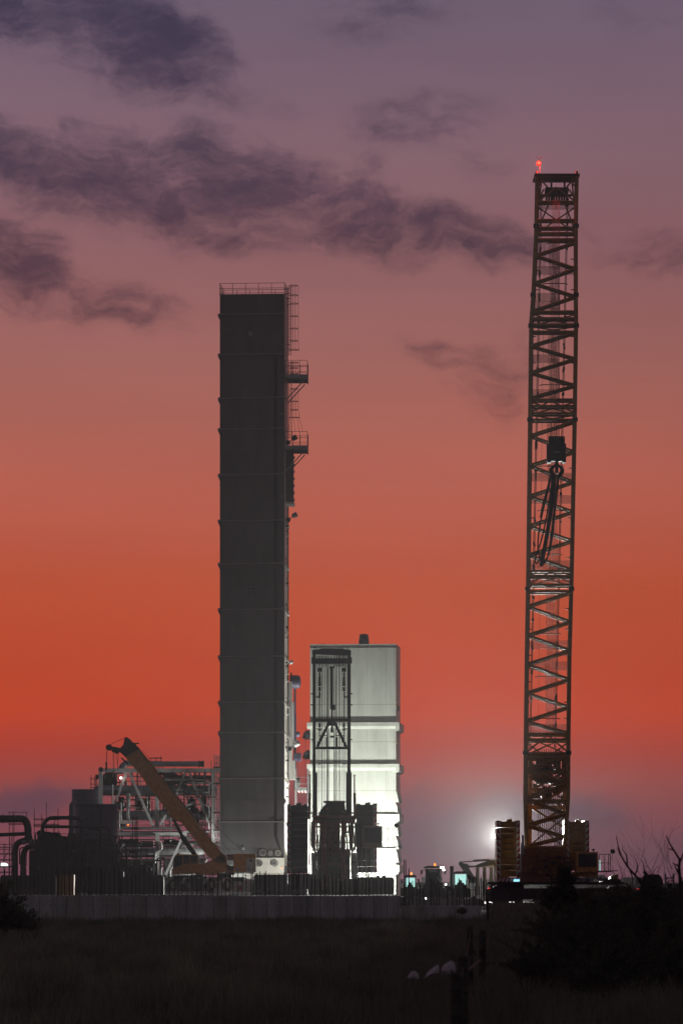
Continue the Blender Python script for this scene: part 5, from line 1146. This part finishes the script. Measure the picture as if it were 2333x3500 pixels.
# ---------------------------------------------------------------- vehicles in the middle distance
VD = 348.0
def V(x, y, d=0): return P(x, y, VD + d)
def tractor(label, x0, x1, y0, D, cabw, beacon=True, lit=CABLIT, stack=False, cat='tractor', hood=True, wide=1.0):
    """cab seen from the front or rear: roof, pillars, lit glass, bonnet, big tyres"""
    t_ = T('site_vehicle', label, cat, P((x0 + x1) / 2, 3090, D)); s = D / F
    xa, xb = P(x0, y0, D).x, P(x1, y0, D).x; z1 = PZ(y0, D); w = xb - xa; zc = z1 - w * 1.05
    b = MB(); b.box(((xa + xb) / 2, D + .8, z1 - .06), (w * 1.04, 1.7, .14)); b.box(((xa + xb) / 2, D + .8, z1 + .03), (w * .8, 1.4, .08)); b.build('cab_roof', DARK, t_)
    g_ = w * .88
    b = MB(); b.box(((xa + xb) / 2, D + .9, (z1 + zc) / 2 - .1), (g_, 1.3, z1 - zc - .2)); cg = b.build('cab_glass', lit, t_)
    for xx in (xa + .05, xb - .05): bar('pillar', (xx, D, z1 - .1), (xx + (xa + xb - 2 * xx) * .02, D, zc), .09, BLACK, t_)
    b = MB(); xm = (xa + xb) / 2; b.box((xm, D + .15, zc + .12), (w * .5, .1, .3)); b.box((xm, D + .15, zc + .3), (w * .26, .1, .4)); b.box((xm - w * .1, D + .12, zc + .42), (w * .08, .08, .5)); b.build('seat', BLACK, t_)
    b = MB(); b.box((xm, D + .3, (zc + .5) / 2 + .1), (w * 1.0 * wide, 2.0, zc - .5)); b.box((xm, D - .5, zc * .55), (w * .62, 1.3, zc * .55)); b.build('body', BLACK, t_)
    for s_ in (-1, 1):
        b = MB(); c = Vector((xm + s_ * w * .62 * wide, D + .5, .75)); b.lathe(c - Vector((.22, 0, 0)), (1, 0, 0), [(0, .5), (.05, .72), (.39, .72), (.44, .5)], 20); b.build('tyre', RUBBER, t_)
        bar('mirror_arm', (xm + s_ * w * .5, D, z1 - .35), (xm + s_ * w * .7, D, z1 - .35), .04, BLACK, t_); bx_ = box('mirror', (xm + s_ * w * .72, D, z1 - .5), (.16, .08, .34), BLACK, t_)
    if beacon:
        b = MB(); b.lathe((xm + w * (.1 if beacon == 1 else -.02), D + .5, z1 + .06), (0, 0, 1), [(0, .1), (.06, .1), (.2, .08), (.26, .04)], 10); b.build('beacon', AMBER, t_)
    if stack:
        b = MB(); b.cyl((xa - .18, D + .6, zc - .4), (xa - .18, D + .6, z1 + .45), .17, n=12); b.cyl((xa - .18, D + .6, z1 + .4), (xa - .18, D + .6, z1 + .55), .2, n=12); b.build('exhaust_stack', BLACK, t_)
    return t_
v1 = tractor('small tractor with a cyan-lit rear cab window just right of the white building', 1381, 1421, 2993, VD + 2, 40)
v2 = tractor('tall dark loader with white roof lamps and orange beacon, second vehicle from the white building', 1452, 1508, 2962, VD, 50, lit=GLASSD, wide=1.15, cat='loader')
for (x0, y0, x1, y1) in ((1446, 2963, 1456, 2968), (1504, 2962, 1516, 2968), (1512, 2971, 1519, 2976)): bx('roof_lamp', x0, y0, x1, y1, VD - .2, .15, WLAMP if x0 > 1500 else GALV, v2)
bx('grille_panel', 1464, 2971, 1492, 2981, VD + .1, .1, GALV, v2); bx('side_strip', 1502, 2975, 1505, 3035, VD - .1, .1, STEELW, v2); b = MB(); b.bar(V(1494, 2998, -.2), V(1503, 3014, -.2), .06); b.bar(V(1503, 3014, -.2), V(1501, 3040, -.2), .06); b.build('hose', STEELW, v2)
bx('headlamp_streak', 1452, 3044, 1456, 3074, VD - .6, .1, WLAMP, v2)
bx('side_lamp', 1520, 3020, 1525, 3026, VD, .1, WLAMP, v2)
v3 = tractor('narrow cab machine with a bright cyan-green lit cab and thick exhaust stack, nearest the excavator', 1550, 1594, 2981, VD + 4, 44, beacon=False, stack=True, cat='loader')
bx('lit_door_strip', 1589, 2987, 1592, 3026, VD + 3.8, .1, CABLIT, v3)
# excavator arm and bridge-like trestle
ex = T('excavator', 'hazy grey excavator reaching left with folded arm in front of the glare', 'excavator', P(1700, 3090, 358))
def E_(x, y): return P(x, y, 358)
EXG = mat('dusty_machine_grey', (.22, .21, .17), .6, var=.2)
b = MB(); b.prism([E_(*p) for p in [(1622, 2960), (1640, 2950), (1680, 2938), (1698, 2950), (1700, 2966), (1684, 2956), (1650, 2962), (1600, 2966), (1590, 2956)]], (0, .5, 0)); b.build('boom_arm', EXG, ex)
b = MB(); b.prism([E_(*p) for p in [(1565, 2952), (1572, 2943), (1582, 2950), (1598, 2953), (1603, 2970), (1616, 2990), (1621, 3004), (1612, 3012), (1596, 3000), (1575, 2966)]], (0, .5, 0)); b.build('dipper_arm', EXG, ex)
bar('hydraulic_cylinder', E_(1574, 2946), E_(1690, 2940), .1, GALV, ex); bar('hydraulic_cylinder', E_(1615, 2942), E_(1670, 2939), .18, EXG, ex)
b = MB(); b.tube(elbow([E_(1667, 2938), E_(1680, 2934), E_(1692, 2942), E_(1695, 2952)], .3), .03, 5); b.build('hose', GALV, ex)
b = MB(); mbx(b, 1600, 2996, 1625, 3018, 358, .8); b.build('bucket', EXG, ex)
b = MB(); mbx(b, 1690, 2960, 1740, 3040, 358, 2.5); b.build('upper_body', EXG, ex); b = MB(); mbx(b, 1660, 3040, 1760, 3082, 358, 3); b.build('undercarriage', DARK, ex)
tr = T('concrete_trestle', 'pale beam on tapering legs behind the excavator arm', 'trestle', P(1660, 3090, 362))
def G_(x, y): return P(x, y, 362)
b = MB(); b.prism([G_(1620, 2958), G_(1626, 2955), G_(1700, 2953), G_(1700, 2964), G_(1622, 2966)], (0, 1.2, 0)); b.build('beam', WHITE, tr)
for x in (1631, 1655, 1678, 1700): b = MB(); b.prism([G_(x - 5, 2965), G_(x + 5, 2965), G_(x + 8, 3060), G_(x - 8, 3060)], (0, 1, 0)); b.build('leg', EXG, tr)
v4 = tractor('small far tractor with unlit cab between the lit tractor and the tall loader', 1428, 1446, 3018, VD + 22, 18, beacon=False, lit=GLASSD)
lp = T('portable_toilet', 'narrow pale cabin standing between lit cab machine and excavator', 'cabin', P(1607, 3090, 366))
b = MB(); mbx(b, 1600, 3040, 1616, 3085, 366, 1.2); b.build('body', NAVYL, lp); b = MB(); b.prism([P(1598, 3040, 365.9), P(1618, 3040, 365.9), P(1608, 3036, 365.9)], (0, 1.4, 0)); b.build('roof', GALV, lp); bx('door', 1603, 3044, 1613, 3084, 365.95, .04, STEELW, lp)
pk = T('parked_pickup', 'low dark vehicle half hidden behind rebar between loader and lit cab', 'car', P(1528, 3090, 352))
b = MB(); b.prism([P(x, y, 352) for x, y in [(1505, 3088), (1505, 3050), (1512, 3046), (1518, 3028), (1545, 3028), (1552, 3048), (1556, 3052), (1556, 3088)]], (0, 4, 0)); b.build('body', NAVY, pk)
for x in (1512, 1549): b = MB(); c = P(x, 3083, 351.9); b.lathe(c, (0, -1, 0), [(0, .33), (.1, .33), (.12, .15)], 14); b.build('wheel', RUBBER, pk)
bx('windscreen', 1520, 3031, 1543, 3044, 351.95, .04, GLASSD, pk)
# lit gap under the crane tracks, put in as pale and glowing blocks
gp = T('lit_gap_blocks', 'coloured and glowing blocks added for the lit gap beneath the right crane tracks', 'lit gap', P(1790, 3090, 400))
bx('side_panel', 1760, 3071, 1815, 3081, 400, .5, STEELW, gp); bx('side_panel', 1822, 3071, 1900, 3082, 400, .5, RED, gp); bx('gap_glow', 1735, 3086, 1740, 3088.5, 356, .1, WLAMP, gp); bx('gap_glow', 1820, 3086, 1826, 3089, 356, .1, WLAMP, gp); bx('gap_glow_bar', 1838, 3087, 1862, 3090, 356, .1, glow('warm_strip', (1, .85, .45), 2.5), gp); bx('gap_dark_block', 1780, 3080, 1800, 3088, 401, .5, RUBBER, gp)
for i, (x, D, lab) in enumerate(((2176, 420, 'low distant car with red tail lamps right of the crane'), )):
    t_ = T('distant_car', lab, 'car', P(x, 3060, D)); b = MB(); b.prism([P(x + dx, y, D) for dx, y in [(-26, 3046), (-26, 3030), (-14, 3028), (-8, 3018), (14, 3018), (22, 3030), (26, 3046)]], (0, 2, 0)); b.build('body', NAVY, t_)
    bx('tail_lamp', x - 10, 3037, x - 4, 3039.5, D - .05, .05, REDL, t_); bx('tail_lamp', x, 3037, x + 7, 3039.5, D - .05, .05, REDL, t_)
rl = T('red_marker_lamp', 'tiny red lamp left of the right crane track', 'lamp', P(1669, 3036, 345)); bx('lens', 1666, 3035, 1672, 3037, 345, .05, REDL, rl); bx('stalk', 1668.5, 3037, 1669.5, 3062, 345, .05, BLACK, rl)
bz_ = T('bulldozer', 'small dark bulldozer silhouette on the skyline at the far right', 'bulldozer', P(2228, 3050, 300))
def Z_(x, y): return P(x, y, 300)
b = MB(); b.prism([Z_(*p) for p in [(2192, 3050), (2194, 3010), (2203, 2993), (2215, 2989), (2248, 2988), (2258, 2997), (2264, 3012), (2262, 3050)]], (0, 2, 0)); b.build('body', DARK, bz_)
b = MB(); b.bar(Z_(2199, 2978), Z_(2210, 2993), .25); b.build('exhaust', BLACK, bz_)
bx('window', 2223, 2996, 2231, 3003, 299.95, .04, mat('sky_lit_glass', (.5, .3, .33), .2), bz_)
for y in (3015, 3030): bx('track_plate', 2194, y, 2260, y + 8, 299.9, .1, TREAD, bz_)
gt = T('steel_gate_frame', 'small grey post-and-rail frame on the skyline beside the bulldozer', 'frame', P(2290, 3040, 300))
for x in (2272, 2300): bar('post', Z_(x, 2985), Z_(x, 3040), .12, GALV, gt)
bar('rail', Z_(2272, 3001), Z_(2300, 3001), .1, GALV, gt); bx('light_strip', 2271, 3000, 2274, 3030, 299.9, .05, WMARK, gt)

# ---------------------------------------------------------------- fence posts in the near grass
def post(x0, x1, yt, D, label, lean=0):
    r = (x1 - x0) / 2 * D / F; xc = (x0 + x1) / 2; t_ = T('fence_post', label, 'fence post', (PX(xc, D), D, 0), 'old fence posts running away through the grass')
    top = P(xc + lean, yt, D); bot = Vector((PX(xc, D), D, -.1)); b = MB(); n = 14; prof = []
    d = (top - bot); Lh = d.length
    b.lathe(bot, d, [(0, r * 1.08), (Lh * .4, r), (Lh * .8, r * .97), (Lh - r * .7, r * .95), (Lh - r * .25, r * .75), (Lh, r * .3)], n)
    b.v = [(v[0] + math.sin(v[2] * 9 + v[0] * 40) * r * .05, v[1], v[2]) for v in b.v]
    b.build('stake', WOOD, t_)
    for k in (.25, .6): q = bot.lerp(top, 1 - k * .5); b = MB(); b.lathe(q, d, [(-.012, r * 1.04), (.012, r * 1.04)], 12); b.build('wire_wrap', DARK, t_)
    return top
tops = [post(1538, 1582, 3322, 34, 'nearest thick wooden fence post, rag draped beside it'), post(1562, 1601, 3266, 41, 'second fence post with a rounded swollen head, just behind the nearest'),
        post(1596, 1618, 3162, 62, 'third fence post, dark, half way up the line', -2), post(1634, 1658, 3178, 68, 'fourth fence post, leaning slightly, right of the third', 2),
        post(1661, 1670, 3069, 160, 'farthest slim dark fence post at the end of the wall')]
fw = T('fence_wire', 'sagging strands of old wire between the near fence posts', 'wire', (PX(1580, 45), 45, .5))
def sag(p, q, s_, n=8): return [p.lerp(q, k / n) - Vector((0, 0, s_ * 4 * (k / n) * (1 - k / n))) for k in range(n + 1)]
for a, c in zip(tops[:3], tops[1:4]):
    for dz in (.12, .5): b = MB(); b.tube(sag(a - Vector((0, 0, dz)), c - Vector((0, 0, dz)), .12), .006, 5); b.build('strand', DARK, fw)
b = MB(); b.bar(P(1600, 3314, 45), P(1641, 3280, 45), .022); b.build('loose_stick', mat('pinkish_stick', (.5, .3, .28), .8), fw)
b = MB(); b.bar(P(1616, 3247, 55), P(1627, 3267, 55), .02); b.build('loose_stick', WOOD, fw)
def rag(outline, D, label):
    t_ = T('rag', label, 'rag', P(*outline[-1], D), 'pale rags caught on the near fence wire'); s = D / F
    ctr = Vector((0, 0, 0))
    for p in outline: ctr += P(*p, D)
    ctr /= len(outline); b = MB(); rings = 5; vs = []; n = len(outline) * 3; fine = []
    for i, p in enumerate(outline):
        q = outline[(i + 1) % len(outline)]
        for k in range(3): fine.append(P(p[0] + (q[0] - p[0]) * k / 3 + R.uniform(-1.5, 1.5), p[1] + (q[1] - p[1]) * k / 3 + R.uniform(-2.5, 2.5), D))
    for j in range(rings + 1):
        f_ = j / rings
        for i, p in enumerate(fine):
            a = i / n * 2 * math.pi; q = ctr + (p - ctr) * f_; q = q + Vector((0, -.035 * (1 - f_ ** 2) + .03 * math.sin(q.x * 60) * f_, 0)); vs.append(q)
    fs = []
    for j in range(rings):
        for i in range(n): k = (i + 1) % n; fs.append((j * n + i, j * n + k, (j + 1) * n + k, (j + 1) * n + i))
    b.add(vs, fs, True); back = [v + Vector((0, .12 + .06, 0)) for v in vs[-n:]]
    m0 = len(b.v); b.add([vs[rings * n + i] for i in range(n)] + back, [(i, (i + 1) % n, n + (i + 1) % n, n + i) for i in range(n)] + [tuple(range(2 * n - 1, n - 1, -1))], True)
    b.build('cloth', RAG, t_)
rag([(1506, 3322), (1512, 3308), (1522, 3296), (1534, 3288), (1547, 3286), (1555, 3294), (1556, 3326), (1540, 3322), (1526, 3334), (1514, 3330)], 33, 'largest pale pinkish rag, humped, draped next to the nearest post')
rag([(1450, 3344), (1462, 3328), (1478, 3312), (1498, 3298), (1499, 3328), (1480, 3332), (1464, 3340)], 33, 'pointed pale rag stretched up to the right, middle of the three')
rag([(1394, 3345), (1398, 3332), (1407, 3323), (1419, 3321), (1428, 3330), (1431, 3345)], 32, 'smallest pale rag mound, leftmost of the three on the fence wire')

# ---------------------------------------------------------------- vegetation
rng = np.random.default_rng(5)
def soup(name, tris, m, parent=None, origin=(0, 0, 0)):
    """tris: (n,3,3) array of world points -> one mesh object"""
    n = len(tris); me = bpy.data.meshes.new(name); v = (tris.reshape(-1, 3) - np.array(origin)).astype(np.float32)
    me.vertices.add(3 * n); me.vertices.foreach_set('co', v.ravel()); me.loops.add(3 * n); me.loops.foreach_set('vertex_index', np.arange(3 * n, dtype=np.int32))
    me.polygons.add(n); me.polygons.foreach_set('loop_start', np.arange(0, 3 * n, 3, dtype=np.int32)); me.polygons.foreach_set('loop_total', np.full(n, 3, np.int32))
    me.update(calc_edges=True); me.materials.append(m); o = bpy.data.objects.new(name, me); return reg(o, Matrix.Translation(Vector(origin)), parent)
def patchy(x, y):
    return .5 + .5 * np.sin(x * .9 + 1.3 * np.sin(y * .11)) * np.cos(y * .17 + .8 * np.sin(x * .5))
def grass(n, y0, y1, hx0, hx1, h0, h1, w, pw=1.0, keep=None):
    u = rng.random(n); y = y0 + (y1 - y0) * u ** pw; x = (hx0 + (hx1 - hx0) * rng.random(n)) * y / F
    if keep is not None:
        k = keep(x, y); x, y = x[k], y[k]; n = len(x)
    pt = patchy(x, y); h = (h0 + (h1 - h0) * rng.random(n) ** 1.6) * (.45 + .9 * pt); a = rng.random(n) * math.pi; ln = rng.normal(0, .28, (n, 2)) * h[:, None]
    ww = w * (.6 + .8 * rng.random(n)); dx, dy = np.cos(a) * ww, np.sin(a) * ww
    t_ = np.zeros((n, 3, 3)); t_[:, 0] = np.stack([x - dx, y - dy, np.full(n, -.03)], 1); t_[:, 1] = np.stack([x + dx, y + dy, np.full(n, -.03)], 1); t_[:, 2] = np.stack([x + ln[:, 0], y + ln[:, 1], h], 1)
    return t_
gr = np.concatenate([grass(90000, 30, 110, -1300, 1300, .12, .5, .012, 1.0), grass(110000, 100, 175.5, -1250, 1250, .12, .5, .018, 1.0),
                     grass(40000, 176, 340, 500, 1250, .15, .55, .03, 1.0), grass(26000, 171, 176, -1250, 520, .15, .42, .018)])
def clumps(n, y0, y1, xa, xb, h, per):
    out = []
    for i in range(n):
        y = rng.uniform(y0, y1); x = rng.uniform(xa, xb) * y / F; hh = h * rng.uniform(.6, 1.3); k = per
        bx_ = x + rng.normal(0, .16, k); by = y + rng.normal(0, .16, k); ln = rng.normal(0, .3, (k, 2)) * hh; z = hh * (.4 + .7 * rng.random(k)); w = .006 + .00006 * y; a = rng.random(k) * 3.14; dx, dy = np.cos(a) * w, np.sin(a) * w
        out.append(np.stack([np.stack([bx_ - dx, by - dy, np.zeros(k) - .03], 1), np.stack([bx_ + dx, by + dy, np.zeros(k) - .03], 1), np.stack([bx_ + ln[:, 0], by + ln[:, 1], z], 1)], 1))
    return np.concatenate(out)
gr = np.concatenate([gr, clumps(520, 40, 175, -1220, 1200, .62, 60), clumps(160, 120, 175, -1220, 600, .6, 70), clumps(90, 171, 175, -1220, 560, .4, 60)])
go = soup('grass', gr, GRASSM); tag(go, 'rough dry grass covering the dark field in front of the wall', 'grass', kind='stuff')
def leaf_cloud(blobs, n, size):
    vol = np.array([b_[3] * b_[4] * b_[5] for b_ in blobs]); pr = vol / vol.sum(); out = []
    for b_, p in zip(blobs, pr):
        k = max(30, int(n * p)); d = rng.normal(size=(k, 3)); d /= np.linalg.norm(d, axis=1)[:, None]; r = rng.random(k) ** .5
        r *= .72 + .38 * np.sin(d[:, 0] * 7 + b_[0]) * np.cos(d[:, 2] * 6 + b_[1]) + .15 * rng.random(k)
        c = np.array(b_[:3]) + d * r[:, None] * np.array(b_[3:6]); c = c[c[:, 2] > -.05]; k = len(c)
        a = rng.normal(size=(k, 3)); a /= np.linalg.norm(a, axis=1)[:, None]; e = np.cross(a, rng.normal(size=(k, 3))); e /= np.linalg.norm(e, axis=1)[:, None]
        s = size * (.5 + rng.random(k))[:, None]; a[:, 2] = np.abs(a[:, 2]) * .8 + .2
        out.append(np.stack([c - e * s * .22, c + e * s * .22, c + a * s], 1))
        # sprays that break the outline
        for q in range(22):
            v = rng.normal(size=3); v[2] = abs(v[2]) * 1.1; v /= np.linalg.norm(v); v2 = v + rng.normal(0, .18, 3); m = max(12, k // 70)
            r_ = .6 + .75 * rng.random(m); c = np.array(b_[:3]) + (v[None, :] * (1 - (r_ - .6)[:, None]) + v2[None, :] * (r_ - .6)[:, None]) * r_[:, None] * np.array(b_[3:6]) + rng.normal(0, size * .45, (m, 3))
            a = rng.normal(size=(m, 3)) * .6 + v; a /= np.linalg.norm(a, axis=1)[:, None]; e = np.cross(a, rng.normal(size=(m, 3))); e /= np.linalg.norm(e, axis=1)[:, None]; s = size * (.5 + rng.random(m))[:, None]
            out.append(np.stack([c - e * s * .2, c + e * s * .2, c + a * s], 1))
    return np.concatenate(out)
def twig(b, p, d, ln, r, depth):
    q = p
    for k in range(4):
        d = (d + Vector((R.uniform(-.22, .22), R.uniform(-.15, .15), R.uniform(-.05, .2)))).normalized(); q2 = q + d * ln / 4
        b.cyl(q, q2, r * (1 - k * .2), r * (1 - (k + 1) * .2), n=6, caps=False)
        if depth and k >= 1 and R.random() < .8:
            s = (d + Vector((R.choice([-1, 1]) * R.uniform(.4, .9), R.uniform(-.4, .4), R.uniform(0, .3)))).normalized(); twig(b, q2, s, ln * .55, r * (.7 - k * .12), depth - 1)
        q = q2
def shrub(label, blobs, n, size, stems=14, m=LEAFM, twigs=True, name='shrub'):
    x = sum(b_[0] for b_ in blobs) / len(blobs); y = sum(b_[1] for b_ in blobs) / len(blobs)
    t_ = T(name, label, 'shrub', (x, y, 0)); f = soup('foliage', leaf_cloud(blobs, n, size), m, t_, (x, y, 0)); f['kind'] = 'stuff'
    b = MB()
    for k in range(stems):
        q = R.choice(blobs); p = Vector((q[0] + R.uniform(-.3, .3) * q[3], q[1] + R.uniform(-.3, .3) * q[4], 0)); d = Vector((R.uniform(-.5, .5), R.uniform(-.3, .3), 1)).normalized()
        twig(b, p, d, (q[2] + q[5]) * R.uniform(.7, 1.15), .012, 2)
    so_ = b.build('stem', BARK, t_); so_['kind'] = 'stuff'; return t_
def bl3(x, y, D, rx, ry, dep): p = P(x, y, D); return (p.x, D, p.z, rx * D / F, dep, ry * D / F)
shrub('big dark thicket of leafy brush filling the lower right corner', [bl3(2230, 3180, 70, 210, 110, 2.5), bl3(2060, 3190, 68, 130, 80, 2.2), bl3(2330, 3120, 74, 110, 80, 2), bl3(2140, 3090, 72, 100, 54, 2), bl3(2270, 3300, 62, 170, 110, 2), bl3(2050, 3330, 60, 150, 90, 2), bl3(1980, 3120, 73, 70, 44, 1.5), bl3(2240, 3060, 73, 80, 40, 1.5), bl3(2120, 3230, 65, 90, 60, 1.5), bl3(2320, 3220, 66, 70, 60, 1.5)], 52000, .06, 60)
shrub('low dark bush spreading left of the thicket below the right crane', [bl3(1900, 3190, 78, 120, 60, 2), bl3(1830, 3300, 66, 120, 70, 2), bl3(1960, 3290, 66, 130, 100, 2)], 26000, .045, 14)
shrub('spiky dark bush rising in front of the right crane undercarriage', [bl3(1925, 3060, 84, 34, 66, .8), bl3(1895, 3090, 84, 40, 40, .8), bl3(1960, 3100, 84, 60, 50, 1), bl3(1935, 3010, 84, 18, 46, .6)], 15000, .07, 10)
shrub('rounded dark bush at the left frame edge in front of the wall', [bl3(20, 3130, 120, 60, 62, 1.2), bl3(70, 3150, 120, 52, 36, 1.2), bl3(-40, 3110, 122, 60, 80, 1.2), bl3(110, 3172, 119, 22, 16, .8)], 16000, .09, 16)
for (x, y, D, w, h, lab) in [(2180, 3055, 95, 110, 44, 'feathery reed-like brush along the skyline below the bulldozer'), (2050, 3060, 96, 70, 50, 'feathery brush right of the crane cab on the skyline'), (2300, 3045, 96, 70, 45, 'feathery brush at the right frame edge skyline')]:
    t_ = T('brush_clump', lab, 'brush', P(x, 3200, D)); n = 5200; p = P(x, y, D)
    bx0 = p.x + rng.uniform(-w, w, n) * D / F; by = D + rng.uniform(-1.2, 1.2, n); zt = p.z + (rng.random(n) ** 1.5 * h - h * .2) * D / F * (.6 + .5 * np.sin(bx0 * 9)); ln = rng.normal(0, .07, n)
    t3 = np.stack([np.stack([bx0 - .009, by, np.zeros(n) + .6], 1), np.stack([bx0 + .009, by, np.zeros(n) + .6], 1), np.stack([bx0 + ln, by, zt], 1)], 1)
    f = soup('blades', t3, GRASSM, t_, tuple(P(x, 3200, D))); f['kind'] = 'stuff'
    b = MB(); [twig(b, P(x + R.uniform(-w, w) * .8, 3100, D), Vector((R.uniform(-.3, .3), 0, 1)).normalized(), R.uniform(.5, .9), .008, 1) for _ in range(8)]; b.build('stem', BARK, t_)['kind'] = 'stuff'
def bare(label, pts, D, r):
    t_ = T('bare_sapling', label, 'sapling', P(pts[0][0][0], 3200, D)); 
    for k, ln in enumerate(pts):
        b = MB(); q = [P(x, y, D) for x, y in ln]; n = len(q); w = r if k == 0 else r * .55
        b.tube(elbow(q, .1, 2), [w * (1 - .75 * i / (len(elbow(q, .1, 2)) - 1)) for i in range(len(elbow(q, .1, 2)))], 6); b.build('trunk' if k == 0 else 'branch', BARK, t_)
bare('bare forked sapling leaning left above the brush, between crane cab and bulldozer', [[(2215, 3120), (2196, 3025), (2172, 2994), (2145, 2966), (2120, 2925), (2110, 2890), (2105, 2860)], [(2168, 2990), (2180, 2966), (2172, 2940), (2160, 2922)], [(2142, 2963), (2140, 2920), (2126, 2908), (2125, 2890)], [(2196, 3020), (2204, 2990), (2196, 2950), (2190, 2938)], [(2120, 2925), (2112, 2905), (2106, 2895)], [(2205, 3060), (2225, 3010), (2232, 2975), (2248, 2960)], [(2150, 2975), (2160, 2995), (2158, 3030)]], 60, .024)
bare('bare wind-bent sapling at the right frame edge against the dusk sky', [[(2328, 3120), (2322, 3010), (2318, 2960), (2322, 2940), (2300, 2905), (2285, 2880), (2275, 2856)], [(2322, 2945), (2333, 2920), (2336, 2890)], [(2319, 2990), (2306, 2965), (2302, 2950)], [(2300, 2905), (2280, 2900)], [(2318, 2960), (2296, 2950)]], 58, .028)
bare('thin bare stem rising through the thicket', [[(2240, 3110), (2216, 3040), (2226, 3000), (2210, 2975)], [(2216, 3040), (2200, 3010)], [(2222, 3015), (2240, 2990)]], 64, .016)
for k in range(1):
    cl = T('yellowish_weed', 'small yellowish weed tuft at the far grass edge below the lit cab', 'weed', P(1580, 3150, 165))
    f = soup('foliage', leaf_cloud([bl3(1577, 3118, 165, 14, 8, .3)], 900, .09), GRASSM, cl, tuple(P(1580, 3150, 165))); f['kind'] = 'stuff'
    bar('stem', P(1577, 3150, 165), P(1577, 3120, 165), .02, BARK, cl)
